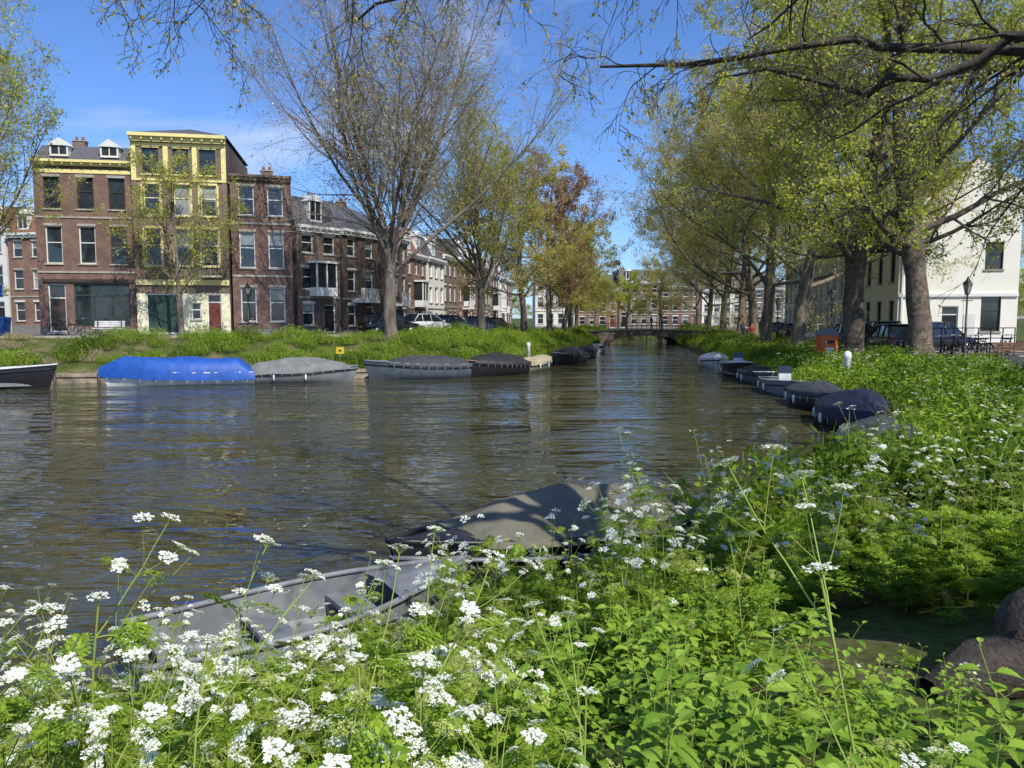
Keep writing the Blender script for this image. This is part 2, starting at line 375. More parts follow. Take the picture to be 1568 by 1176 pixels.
def row_house(name,A,B,z0,h,wall,floors=3,nwin=3,roof='mansard',depth=9,trim='white',rm='slate',bay=False,balc=False,dorm=1,fm='white'):
    w,a=place(A,B); mb=MB(); fh=h/floors; ops=[]
    dcol=R.choice([0,nwin-1])
    for fl in range(floors):
        for i in range(nwin):
            x=w*(i+.5)/nwin-.5; 
            if fl==0 and i==dcol: ops.append(dict(x=x,z=.15,w=1.0,h=2.0 if fh<2.6 else 2.5,k='door',dm=R.choice(['greendoor','reddoor','darkwood','black']),fm=fm))
            else: ops.append(dict(x=x,z=fl*fh+fh*.27,w=1.0,h=fh*(.6 if fl<floors-1 else .5),fm=fm,lm=R.choice(['stone','white'])))
    box,add=facade(mb,I(),w,h,ops,wall)
    mb.box('string_course','stone',(0,-.06,fh+.05),(w,-.002,fh+.18))
    shell(mb,w,depth,h,wall); cornice(mb,w,h,trim)
    if roof=='mansard': mansard(mb,w,depth,h+.05,2.1,1.0,rm,dorm,trim)
    elif roof=='gable':
        mb.add('roof',rm,[(0,0,h+.06),(w,0,h+.06),(w,depth/2,h+2.6),(0,depth/2,h+2.6),(w,depth,h+.06),(0,depth,h+.06)],[(0,1,2,3),(3,2,4,5),(0,3,5),(1,4,2)])
    chimney(mb,w*.1,depth*.4,h+1.6 if roof!='flat' else h)
    if bay:
        x=w*.5
        mb.box('bay_base','white',(x-.9,-.9,fh+.2),(x+.9,-.07,fh+.8)); mb.box('bay_roof','white',(x-1,-1.0,fh+2.5),(x+1,-.07,fh+2.65))
        for q in (-.9,-.05,.8): mb.box('bay_posts','white',(x+q,-.9,fh+.8),(x+q+.1,-.8,fh+2.5))
        mb.box('bay_glass','glass',(x-.85,-.86,fh+.8),(x+.85,-.09,fh+2.5))
    if balc:
        x=w*.5
        mb.box('balcony','white',(x-1.2,-.9,fh-.15),(x+1.2,-.003,fh+.04)); mb.box('balcony_rail','white',(x-1.2,-.9,fh+.85),(x+1.2,-.84,fh+.93))
        for q in range(13): mb.box('balusters','white',(x-1.2+q*.19,-.89,fh+.04),(x-1.12+q*.19,-.85,fh+.85))
    return mb.finish(name,(A[0],A[1],z0),a)
A=(-30.5,50);B=(-24.55,51); w,a=place(A,B); mb=MB(); ops=[]
for x in (.55,2.55,4.45):
    ops.append(dict(x=x,z=4.6,w=1.0,h=2.4,lm='stone',fm='offwhite' if x<3 else 'darkwood')); ops.append(dict(x=x,z=8.1,w=1.0,h=2.0,lm='stone',fm='darkwood'))
ops+= [dict(x=.55,z=.2,w=1.05,h=3.1,k='door',dm='darkwood'),dict(x=2.1,z=.55,w=3.4,h=2.75,k='shop',fm='greendoor',cur=False)]
facade(mb,I(),w,11,ops,'brick_red')
for z in (4.0,7.5): mb.box('string_course','stone',(0,-.06,z),(w,-.002,z+.12))
mb.box('shop_fascia','darkwood',(.3,-.1,3.4),(w-.25,-.003,3.6))
mb.box('frieze','yellow',(0,-.05,10.35),(w,-.003,10.6))
shell(mb,w,9,11,'brick_red'); cornice(mb,w,11.1,'yellow',.4,.3); mansard(mb,w,9,11.1,1.2,1.2,'slate',2,'greyrender'); chimney(mb,1,4,12.2)
mb.finish('brick_house',(A[0],A[1],2.1),a)
A=(-24.5,50.6);B=(-18.8,51.7); w,a=place(A,B); mb=MB(); ops=[]
for x in (.65,2.5,4.15):
    ops.append(dict(x=x,z=4.5,w=1.0,h=2.4,fm='yellowpale',lm='yellow',sm='yellow')); ops.append(dict(x=x,z=7.75,w=1.0,h=2.0,fm='yellowpale',lm='yellow',sm='yellow'))
    ops.append(dict(x=x,z=10.4,w=1.0,h=1.65,fm='darkwood',lm='yellow',sm='yellow'))
ops+=[dict(x=.55,z=.05,w=2.3,h=2.65,k='garage',fm='white'),dict(x=3.35,z=1.0,w=.6,h=1.1,fm='white',lint=False),dict(x=4.35,z=.15,w=.9,h=2.5,k='door',dm='reddoor')]
facade(mb,I(),w,12.7,ops,lambda z:'yellowpale' if z<3.2 else 'brick_tan',plinth=False)
mb.box('yellow_band','yellow',(0,-.12,3.25),(w,-.003,3.6)); mb.box('yellow_band','yellow',(0,-.08,12.15),(w,-.003,12.35))
for x in (0,1.95,3.72,w-.3):
    mb.box('top_pilasters','yellow',(x,-.07,10.1),(x+.3,-.003,12.14))
for x in (.65,2.5,4.15):
    for zz,hh in ((4.5,2.4),(7.75,2.0)):
        mb.box('window_surround','yellow',(x-.14,-.06,zz),(x-.02,-.003,zz+hh)); mb.box('window_surround','yellow',(x+1.02,-.06,zz),(x+1.14,-.003,zz+hh))
mb.box('yellow_band','yellow',(0,-.09,9.95),(w,-.003,10.09))
for x in (0,w-.28): mb.box('corner_pilaster','brick_tan',(x,-.06,3.61),(x+.28,-.003,9.94))
mb.box('balcony','yellowpale',(4.0,-.8,3.75),(5.4,-.13,3.87)); 
for i in range(9): mb.box('balcony_rail','black',(4.02+i*.165,-.78,3.87),(4.05+i*.165,-.75,4.6))
mb.box('balcony_rail','black',(4.0,-.79,4.6),(5.4,-.74,4.65))
shell(mb,w,10,12.7,'brick_brown'); cornice(mb,w,12.85,'yellow',.5,.45)
mb.add('roof','slate',[(-.1,-.3,12.92),(w+.1,-.3,12.92),(w+.1,10,12.92),(-.1,10,12.92),(w/2,4,14.2)],[(0,1,4),(1,2,4),(2,3,4),(3,0,4)])
mb.finish('brick_house',(A[0],A[1],2.1),a)
A=(-18.7,52.0);B=(-15.0,53.2); w,a=place(A,B); mb=MB(); ops=[]
for x in (.5,2.35):
    for z,hh in ((.9,2.3),(4.5,2.4),(8.0,1.9)): ops.append(dict(x=x,z=z,w=1.0,h=hh,lm='stone'))
facade(mb,I(),w,10.5,ops,'brick_red'); shell(mb,w,9,10.5,'brick_red'); cornice(mb,w,10.6,'brick_tan',.3,.3); chimney(mb,2,3,10.5)
for z in (3.9,7.4): mb.box('string_course','stone',(0,-.05,z),(w,-.002,z+.14))
mb.finish('brick_house',(A[0],A[1],2.05),a)
row_house('brick_house',(-14.9,53.9),(-12.6,56.9),2.0,7.6,'brick_brown',3,2,'mansard',8,'white',bay=True)
row_house('brick_house',(-12.5,57.3),(-10.6,61.5),1.9,7.8,'brick_dark',3,2,'gable',8,'white',balc=True)
P0=Vector((-10.3,62.5)); P1=Vector((0.2,128)); n=10
bs=['brick_dark','brick_red','offwhite','brick_brown','brick_orange','brick_red','brick_tan','brick_dark','offwhite','brick_red']
for i in range(n):
    a0=P0.lerp(P1,i/n); a1=P0.lerp(P1,(i+.985)/n); off=.15*(i%2)
    row_house('row_house',(a0.x-off,a0.y),(a1.x-off,a1.y),1.5,R.uniform(7.3,8.6),bs[i],3,3,'mansard' if i%3 else 'gable',9,'white','tile' if i%2 else 'slate',bay=(i%3==1),dorm=1+i%2,balc=(i%4==0))
for i in range(3):
    row_house('row_house',(-60+i*6.2,76-i*1.2),(-54-.1+i*6.2,75-i*1.2),2.1,10.2-.6*i,['brick_red','offwhite','brick_orange'][i],3,3,'mansard',9,'white','tile',dorm=2)
for i,(nm,wl) in enumerate((('row_house','offwhite'),('row_house','brick_orange'),('row_house','brick_tan'),('row_house','brick_red'),('row_house','offwhite'),('row_house','brick_brown'))):
    row_house(nm,(4+i*7.2,133+.2*i),(11+i*7.2,133.2+.2*i),1.4,[8.5,6.8,8,7.2,6.6,7][i],wl,3,4,'gable' if i%2 else 'mansard',9,'white','slate',dorm=2)
def terrace(name,A,B,z0,h,wall,nwin,trim,rm):
    w,a=place(A,B); mb=MB(); ops=[]
    for i in range(nwin):
        x=w*(i+.5)/nwin-.55
        ops.append(dict(x=x,z=.5,w=1.1,h=2.4,fm='white',lint=False,cur=False) if i%4!=2 else dict(x=x,z=.15,w=1.1,h=2.8,k='door',dm='greendoor'))
        ops.append(dict(x=x,z=3.7,w=1.1,h=2.2,lint=False,cur=False)); ops.append(dict(x=x,z=6.5,w=1.0,h=1.2,lint=False,cur=False))
    facade(mb,I(),w,h,ops,wall); shell(mb,w,9,h,wall); cornice(mb,w,h,trim,.4,.35)
    mb.box('string_course',trim,(0,-.08,3.2),(w,-.002,3.4))
    mb.add('roof',rm,[(0,0,h+.06),(w,0,h+.06),(w,4.5,h+2.3),(0,4.5,h+2.3),(w,9,h+.06),(0,9,h+.06)],[(0,1,2,3),(3,2,4,5),(0,3,5),(1,4,2)])
    for q in (.2,.7): chimney(mb,w*q,4,h+1.8,'offwhite')
    return mb.finish(name,(A[0],A[1],z0),a)
terrace('white_terrace_house',(32.4,92),(29.8,77),1.25,8.1,'greyrender',6,'white','slate')
terrace('white_terrace_house',(29.7,76.6),(27.2,62),1.25,8.6,'offwhite',6,'white','slate')
A=(27.1,61.5);B=(24.9,50); w,a=place(A,B); mb=MB(); ops=[]
for i in range(4):
    x=w*(i+.5)/4-.6
    ops+= [dict(x=x,z=.7,w=1.2,h=2.4,fm='darkwood',lint=False,cur=False),dict(x=x,z=4.3,w=1.2,h=2.5,fm='darkwood',lint=False,cur=False)]
facade(mb,I(),w,8.6,ops,'yellowpale')
gw=7.0
T=Matrix.Translation((w,0,0))@Matrix.Rotation(math.radians(90),4,'Z')
ops=[dict(x=5.0,z=5.0,w=1.05,h=1.7,fm='darkwood',lint=False,cur=False),dict(x=4.9,z=1.1,w=1.15,h=2.3,fm='darkwood',lint=False,cur=False),dict(x=2.6,z=.1,w=1.0,h=2.6,k='door',dm='black')]
box,add=facade(mb,T,gw,8.6,ops,'cream')
add('gable','cream',[(0,0,8.6),(gw,0,8.6),(gw,0,10.4),(gw*.62,0,11.9),(gw*.4,0,10.3)],[(0,1,2,3,4)])
box('ledge','white',(0,-.12,3.3),(gw,-.003,3.5)); box('ground_floor_panel','greyrender',(3.9,-.04,.1),(4.6,-.003,2.2))
box('drainpipe','greyrender',(.15,-.12,0),(.25,-.02,8.4))
mb.add('roof','slate',[(0,-.3,8.66),(w,-.3,8.66),(w,gw*.6,11.9),(0,gw*.6,11.9),(w,gw,10.4),(0,gw,10.4)],[(0,1,2,3),(3,2,4,5)])
mb.add('side_walls','cream',[(0,0,-.6),(0,gw,-.6),(0,gw,10.3),(0,0,8.6)],[(3,2,1,0)])
mb.add('side_walls','cream',[(0,gw,-.6),(w,gw,-.6),(w,gw,10.3),(0,gw,10.3)],[(3,2,1,0)])
mb.box('cornice','white',(0,-.35,8.3),(w+.01,-.002,8.6))
mb.finish('white_corner_house',(A[0],A[1],1.25),a)
# --- bridge
mb=MB(); x0,x1=9.5,24.5; n=24
def arch(x): 
    t=(x-(11.9+20.5)/2)/4.2
    return .1+.95*math.sqrt(max(0,1-t*t)) if abs(t)<1 else -1
for yy in (0,7):
    V=[];Fq=[]
    for i in range(n+1):
        x=x0+(x1-x0)*i/n; V+=[(x,yy,arch(x)),(x,yy,1.5+.2*math.sin(math.pi*i/n))]
    for i in range(n): Fq.append((2*i,2*i+2,2*i+3,2*i+1))
    mb.add('spandrel','brick_dark',V,Fq)
V=[];Fq=[];V2=[]
for i in range(n+1):
    x=x0+(x1-x0)*i/n; V+=[(x,0,arch(x)),(x,7,arch(x))]; V2+=[(x,-.1,1.502+.2*math.sin(math.pi*i/n)),(x,7.1,1.502+.2*math.sin(math.pi*i/n))]
for i in range(n): Fq.append((2*i,2*i+1,2*i+3,2*i+2))
mb.add('barrel','brick_dark',V,Fq); mb.add('deck','asphalt',V2,[q[::-1] for q in Fq])
for i in range(n+1):
    x=x0+(x1-x0)*i/n; z=1.5+.2*math.sin(math.pi*i/n)
    for yy in (-.05,7.0): mb.box('railing_posts','black',(x-.02,yy,z),(x+.02,yy+.04,z+.95))
for yy in (-.02,7.03):
    for q in (.5,.93): mb.tube('railing','black',[(x0+(x1-x0)*i/n,yy,1.5+.2*math.sin(math.pi*i/n)+q) for i in range(n+1)],.02,4)
mb.finish('brick_bridge',(0,94,0))
# ------------------------------------------------------------------ trees
def norm(v): return v/np.maximum(np.linalg.norm(v,axis=-1,keepdims=True),1e-9)
def grow(rg,start,d,L,K,up,wob):
    N=len(start); P=np.zeros((N,K,3)); P[:,0]=start; d=norm(d); st=(L/(K-1))[:,None]
    for k in range(1,K):
        d=norm(d+rg.normal(0,wob,(N,3))+np.array([0,0,up])); P[:,k]=P[:,k-1]+d*st
    return P
def spawn(rg,P,R_,L,n,t0,t1,ang,angsd,lf,K,up,wob,rf,tip=.25,tw=.6,rmin=.004):
    N,Kp,_=P.shape; ids=np.repeat(np.arange(N),n); j=np.tile(np.arange(n),N)
    t=t0+(t1-t0)*(j+rg.uniform(0,1,len(j)))/n; u=t*(Kp-1); i0=np.minimum(u.astype(int),Kp-2); fr=(u-i0)[:,None]
    s=P[ids,i0]*(1-fr)+P[ids,i0+1]*fr; T=norm(P[ids,i0+1]-P[ids,i0]); rr=R_[ids,i0]*(1-fr[:,0])+R_[ids,i0+1]*fr[:,0]
    q=rg.normal(0,1,s.shape)
    if N==1:
        az=j*2.4+rg.normal(0,.3,len(j)); q=np.stack([np.cos(az),np.sin(az),0*az],-1)
    q=norm(q-(q*T).sum(1,keepdims=True)*T)
    a=np.radians(rg.normal(ang,angsd,len(j)))[:,None]
    d=T*np.cos(a)+q*np.sin(a); Lc=L[ids]*lf*(1.1-tw*t)*rg.uniform(.7,1.25,len(j))
    C=grow(rg,s,d,Lc,K,up,wob); r0=np.maximum(rr*rf,rmin)
    Rc=r0[:,None]*np.linspace(1,tip,K)[None]
    return C,Rc,Lc
def tubes(P,R_,ns):
    N,K,_=P.shape; T=np.gradient(P,axis=1); T=norm(T); ref=np.where(np.abs(T[...,2:3])<.85,np.array([0,0,1.]),np.array([1.,0,0]))
    ref=np.broadcast_to(ref[:,:1],T.shape); A=norm(np.cross(T,ref)); B=np.cross(T,A)
    th=np.arange(ns)*2*np.pi/ns; V=P[:,:,None]+(A[:,:,None]*np.cos(th)[None,None,:,None]+B[:,:,None]*np.sin(th)[None,None,:,None])*R_[:,:,None,None]
    if N==1: V+= np.random.default_rng(1).normal(0,.06,V.shape)*R_[:,:,None,None]
    ix=np.arange(N*K*ns).reshape(N,K,ns); a=ix[:,:-1]; b=ix[:,1:]
    F=np.stack([a,np.roll(a,-1,2),np.roll(b,-1,2),b],-1).reshape(-1,4)
    return V.reshape(-1,3),F
def leaves(rg,P,n,size,off):
    N,K,_=P.shape; ids=rg.integers(0,N,n); u=rg.uniform(.15,1,n)*(K-1); i0=np.minimum(u.astype(int),K-2); fr=(u-i0)[:,None]
    c=P[ids,i0]*(1-fr)+P[ids,i0+1]*fr+rg.normal(0,off,(n,3))
    a=norm(rg.normal(0,1,(n,3))+np.array([0,0,-.3])); b=norm(np.cross(a,rg.normal(0,1,(n,3)))); s=(size*rg.uniform(.5,1.3,n))[:,None]
    V=np.stack([c,c+a*s*.55+b*s*.32,c+a*s,c+a*s*.55-b*s*.32],1).reshape(-1,3)
    return V,np.arange(n*4).reshape(n,4)
def assemble(name,parts,mats):
    V=[];F=[];mi=[];o=0
    for v,f,m in parts: V.append(v);F.append(f+o);mi.append(np.full(len(f),m)); o+=len(v)
    return mk_np(name,np.vstack(V),np.vstack(F),mats,np.concatenate(mi),True)
def tree_mesh(name,seed,H=18,tr=.4,bole=.28,style='oval',nl=30000,ls=.13,bark='bark',leaf='leaf_olive',n1=13,spread=1.0,n4=7,off=.12):
    rg=np.random.default_rng(seed)
    K=16
    if style=='vase':
        tl=H*.30
        P0=grow(rg,np.zeros((1,3))+[0,0,-.3],np.array([[rg.normal(0,.04),rg.normal(0,.04),1]]),np.array([tl]),K,.1,.03)
        R0=tr*np.linspace(1,.72,K)[None]; R0[0,0]*=1.5; R0[0,1]*=1.12
        P1,R1,L1=spawn(rg,P0,R0,np.array([H*.88]),n1,.6,1.0,29*spread,7,.82,12,.055,.06,.40,.13,.12)
        P2,R2,L2=spawn(rg,P1,R1,L1,13,.12,.97,36,10,.38,8,.06,.09,.5,.2,.5)
    else:
        tl=H*.80
        P0=grow(rg,np.zeros((1,3))+[0,0,-.3],np.array([[rg.normal(0,.05),rg.normal(0,.05),1]]),np.array([tl]),K,.12,.06)
        R0=tr*(np.linspace(1,.2,K)**1.0)[None]*rg.uniform(.88,1.14,K)[None]; R0[0,0]*=1.5
        P1,R1,L1=spawn(rg,P0,R0,np.array([H]),n1,bole,1.0,64,12,.50*spread,10,.055,.10,.40,.15,.45)
        P2,R2,L2=spawn(rg,P1,R1,L1,9,.15,.98,50,12,.45,8,.04,.12,.5,.2,.5)
    P3,R3,L3=spawn(rg,P2,R2,L2,8,.15,1.0,45,14,.44,6,.02,.14,.5,.3,.4,.010)
    P4,R4,L4=spawn(rg,P3,R3,L3,n4,.1,1.0,45,16,.5,4,-.02,.16,.55,.5,.3,.008)
    parts=[(*tubes(P0,R0,12),0),(*tubes(P1,R1,7),0),(*tubes(P2,R2,5),0),(*tubes(P3,R3,3),2),(*tubes(P4,np.maximum(R4,.006),3),2)]
    if nl: parts.append((*leaves(rg,P4,nl,ls,off),1))
    return assemble(name,parts,[M[bark],M[leaf],M['barktwig']])
def put(name,me,x,y,rot=0,s=1.0,z=None,sz=None):
    o=bpy.data.objects.new(name,me); o.location=(x,y,g(x,y) if z is None else z); o.rotation_euler=(0,0,rot); o.scale=(s,s,sz or s); link(o); return o
vA=tree_mesh('vase_a',21,22,.40,style='vase',nl=18000,ls=.12,leaf='leaf_bud',n1=16,spread=1.15,n4=8)
vB=tree_mesh('vase_b',8,18,.34,style='vase',nl=26000,ls=.14,leaf='leaf_fresh',n1=13,spread=1.15)
oA=tree_mesh('plane_a',31,23,.48,.22,'oval',64000,.13,'barkpale','leaf_olive',19,1.08)
oB=tree_mesh('plane_b',32,22,.45,.24,'oval',64000,.13,'barkpale','leaf_olive',18,1.12)
oC=tree_mesh('plane_c',33,20,.62,.27,'oval',32000,.15,'barkdk','leaf_fresh',15,1.05)
sA=tree_mesh('small_a',41,12.5,.2,.28,'oval',6500,.14,'bark','leaf_fresh',14,.75,5)
rA=tree_mesh('red_a',51,17,.3,.22,'oval',20000,.15,'bark','leaf_red',14,.7)
mA=tree_mesh('mid_a',61,17,.32,.2,'oval',32000,.16,'bark','leaf_fresh',15,.72)
mC=tree_mesh('mid_b',62,17,.32,.2,'oval',32000,.16,'bark','leaf_olive',15,.72)
put('elm_tree',vA,-7.1,45.6,.4)
put('linden_tree',vB,-2.2,56,1.0,.95)
put('young_tree',sA,-20.3,47.5,.3,1.0)
put('linden_tree',vB,-29.5,41.5,2.2,1.0)
put('elm_tree',vA,-43,43,2.9,.95)
put('linden_tree',mC,1.0,64,.6,.98)
put('red_maple_tree',rA,3.6,73,.6,1.12)
put('linden_tree',mC,5.4,82,2.6,.95)
put('linden_tree',mA,7.0,92,4.,.85)
put('linden_tree',mC,8.3,101,1.,.85)
put('linden_tree',mA,9.2,110,3.,.7)
put('linden_tree',mC,13,123,3.3,.62); put('linden_tree',mA,18.5,125,5.3,.6); put('linden_tree',mC,23.5,121,.3,.7)
put('plane_tree',oC,18.1,34.2,1.7,.98)
put('plane_tree',oC,17.1,38.5,4.1,1.02)
put('plane_tree',oA,17.8,48,.2,1.0)
put('plane_tree',oB,18.9,57,2.2,1.0)
put('plane_tree',oA,21.0,67,3.4,1.0)
put('plane_tree',oB,22.7,77,5.,.98)
put('plane_tree',oA,24.0,88,1.4,.9)
put('plane_tree',oB,25.0,98,2.4,.8)
put('plane_tree',oA,26.5,110,2.4,.75)
put('plane_tree',oC,29,31,2.0,1.0)
put('plane_tree',oB,36,70,2.0,.8)
put('linden_tree',mA,44,62,2.0,.75); put('linden_tree',mA,-46,66,2.0,.5,sz=.42)
dm=empty('distant_trees')
rr=random.Random(4)
for i in range(34):
    x=-150+i*10+rr.uniform(-3,3); y=165+rr.uniform(-10,25)
    o=bpy.data.objects.new('distant_tree_part',rr.choice([mA,mC])); o.location=(x,y,1.3); o.rotation_euler=(0,0,rr.uniform(0,6)); o.scale=(1.1,1.1,rr.uniform(.55,.75)); link(o,dm)
def near_tree():
    rg=np.random.default_rng(77); z0=g(3.7,4.1)
    def rs(pts,K,w=.035):
        pts=np.array(pts,float); s=np.r_[0,np.cumsum(np.linalg.norm(np.diff(pts,axis=0),axis=1))]; q=np.linspace(0,s[-1],K)
        P=np.stack([np.interp(q,s,pts[:,i]) for i in range(3)],-1)
        P[1:-1]=(P[:-2]+2*P[1:-1]+P[2:])/4; P[2:-1]+=rg.normal(0,w,P[2:-1].shape); return P,s[-1]
    trunk,_=rs([(3.7,4.1,z0-.3),(3.72,4.1,z0+.3),(3.7,4.1,z0+1.2),(3.65,4.15,3.6),(3.75,4.1,5.2),(3.7,4.2,7.0),(3.9,4.0,10)],14)
    TR=np.interp(np.linspace(0,1,14),[0,.06,.15,.5,1],[.78,.58,.46,.38,.15])[None]
    limbs=[[(3.7,4.1,4.6),(4.6,6.0,5.1),(5.0,7.0,5.35),(4.5,7.2,5.72),(3.9,7.3,5.6),(3.3,7.5,5.8),(2.7,7.5,5.7),(2.1,7.6,5.72),(1.5,7.8,5.55),(.9,8.1,5.75)],
     [(3.7,4.1,5.0),(4.6,6.2,5.3),(4.2,6.9,5.55),(3.7,7.0,5.35),(3.25,7.2,5.15),(2.9,7.5,5.5),(2.2,7.9,5.6)],
     [(3.7,4.1,6.0),(2,5.5,6.8),(0,6.5,7.2),(-2,7.2,7.0),(-3.4,7.8,6.75),(-4.6,8.3,6.5)],
     [(3.7,4.1,6.4),(2.5,7,7.6),(1.5,9,8.5),(.3,11,8.9),(-1,12.2,8.7),(-1.8,13,8.4)],
     [(3.7,4.2,6.6),(4.5,7,7.6),(5,9.5,8.1),(4.6,12,8.2),(4.0,13.5,7.9)],
     [(3.7,4.1,5.6),(5.5,6.5,6.4),(6.3,9,6.6),(6.2,11.5,6.6),(5.4,13.5,6.2)],
     [(3.7,4.1,7.0),(1,4.5,8),(-2,5.2,8.2),(-4,6.5,7.9),(-6,8,7.5)],
     [(3.7,4.1,6.2),(1.8,6.2,6.9),(.4,7.4,7.0),(-.8,8.4,6.85),(-1.8,9.2,6.6)],
     [(3.7,4.1,6.1),(.5,5.2,6.8),(-1.6,6.2,6.5),(-2.8,7.0,6.3),(-3.8,7.8,6.3)],
     [(3.8,4.1,7.5),(6,3,9),(8,1,10)],[(3.7,4.0,7.5),(2,2,9),(0,0,10)],[(3.8,4.0,5.5),(4.6,3.0,6.2),(5.6,2.0,6.8),(6.4,.8,7.2)],[(3.7,4.0,6),(3.4,2.6,7),(3.0,1.2,7.6),(2.6,0,8)]]
    PP=[];RR=[];LL=[]
    for i,l in enumerate(limbs):
        p,L=rs(l,18,.05); PP.append(p); RR.append(np.linspace(.075 if i not in(0,) else .085,.014,18)); LL.append(L)
    P1=np.array(PP);R1=np.array(RR);L1=np.array(LL)
    P2,R2,L2=spawn(rg,P1,R1,L1*0+2.6,14,.2,1.0,50,15,.60,10,-.06,.17,.36,.25,.4,.007)
    P3,R3,L3=spawn(rg,P2,R2,L2,9,.15,1.0,48,15,.44,8,-.09,.19,.5,.35,.4,.004)
    P4,R4,L4=spawn(rg,P3,R3,L3,5,.15,1.0,45,18,.42,5,-.14,.17,.6,.6,.3,.0028)
    parts=[(*tubes(trunk[None],TR,16),0),(*tubes(P1,R1,9),0),(*tubes(P2,R2,6),0),(*tubes(P3,R3,4),0),(*tubes(P4,R4,3),0),(*leaves(rg,P4,15000,.042,.01),1)]
    rp,_=rs([(3.5,4.1,z0+.5),(3.1,4.0,z0+.3),(2.75,3.95,z0+.15),(2.25,3.95,z0-.15)],10); parts.append((*tubes(rp[None],np.linspace(.32,.12,10)[None],10),0))
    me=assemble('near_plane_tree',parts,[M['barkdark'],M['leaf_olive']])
    link(bpy.data.objects.new('overhanging_plane_tree',me))
near_tree()
# ------------------------------------------------------------------ small plants
class PB:
    def __init__(s): s.V=[];s.F=[];s.m=[]
    def face(s,pts,m):
        o=len(s.V); s.V+= [tuple(p) for p in pts]; s.F.append(tuple(range(o,o+len(pts)))); s.m.append(m)
    def tube(s,pts,r0,r1,m,n=4):
        pts=[Vector(p) for p in pts]; K=len(pts); o=len(s.V)
        for i,p in enumerate(pts):
            d=(pts[min(i+1,K-1)]-pts[max(i-1,0)]).normalized(); a=d.cross(Vector((.3,1,.1))).normalized(); b=d.cross(a); r=r0+(r1-r0)*i/(K-1)
            for j in range(n): q=2*math.pi*j/n; s.V.append(tuple(p+(a*math.cos(q)+b*math.sin(q))*r))
        for i in range(K-1):
            for j in range(n): s.F.append((o+i*n+j,o+i*n+(j+1)%n,o+(i+1)*n+(j+1)%n,o+(i+1)*n+j)); s.m.append(m)
    def mesh(s,name,mats):
        me=bpy.data.meshes.new(name); me.from_pydata(s.V,[],s.F)
        for m in mats: me.materials.append(m)
        me.polygons.foreach_set('material_index',s.m); me.update(); return me
def rv(r): return Vector((r.gauss(0,1),r.gauss(0,1),r.gauss(0,1))).normalized()
def perp(d,r):
    a=rv(r); return (a-d*a.dot(d)).normalized()
def umbel(pb,p,d,size,r,white=True):
    n=r.randint(8,12); a=perp(d,r); b=d.cross(a)
    for i in range(n):
        q=i*2.4; rad=math.sqrt((i+.5)/n)*size; hgt=size*(.75-.25*(rad/size)**2)
        e=p+d*hgt+(a*math.cos(q)+b*math.sin(q))*rad
        pb.tube([p,p.lerp(e,.6)+d*.004,e],.0010,.0007,0,3)
        nf=r.randint(11,15); ur=size*.27
        for k in range(nf):
            qq=k*2.4; rr_=math.sqrt((k+.5)/nf)*ur; c=e+(a*math.cos(qq)+b*math.sin(qq))*rr_+d*r.uniform(-.003,.003)
            nn=(d+rv(r)*.5).normalized(); u=perp(nn,r); v=nn.cross(u); s_=r.uniform(.0028,.0046)*(1 if white else .6)
            pb.face([c+u*s_,c+v*s_*.9,c-u*s_,c-v*s_*.9],2 if white else 3)
def frond(pb,p,d,L,r,m=1,pairs=7,sub=5):
    d=d.normalized(); side=d.cross(Vector((0,0,1))); side=side.normalized() if side.length>.1 else Vector((1,0,0))
    pts=[p]; dd=d.copy()
    for i in range(6): dd=(dd+Vector((0,0,-.13))).normalized(); pts.append(pts[-1]+dd*L/6)
    pb.tube(pts,.002,.0008,0,3)
    def at(t): u=t*6; i=min(int(u),5); return pts[i].lerp(pts[i+1],u-i),(pts[i+1]-pts[i]).normalized()
    up=side.cross(d).normalized()
    for k in range(pairs):
        t=.25+.72*k/pairs; c,T=at(t); pl=L*.48*(1-t)**.8+.015
        for sg in (-1,1):
            pd=(T*.6+side*sg+up*r.uniform(-.15,.2)).normalized(); s2=pd.cross(up).normalized()
            for j in range(sub+1):
                tt=(j+.6)/(sub+1); cc=c+pd*pl*tt-up*.2*pl*tt*tt; ll=pl*.38*(1.1-tt)+.008
                for s3 in ((-1,1) if j<sub else (0,)):
                    ld=(pd*.75+s2*s3*.8+up*r.uniform(-.25,.25)).normalized(); lw=ld.cross(up).normalized()*ll*.26
                    pb.face([cc,cc+ld*ll*.45+lw,cc+ld*ll,cc+ld*ll*.45-lw],m)
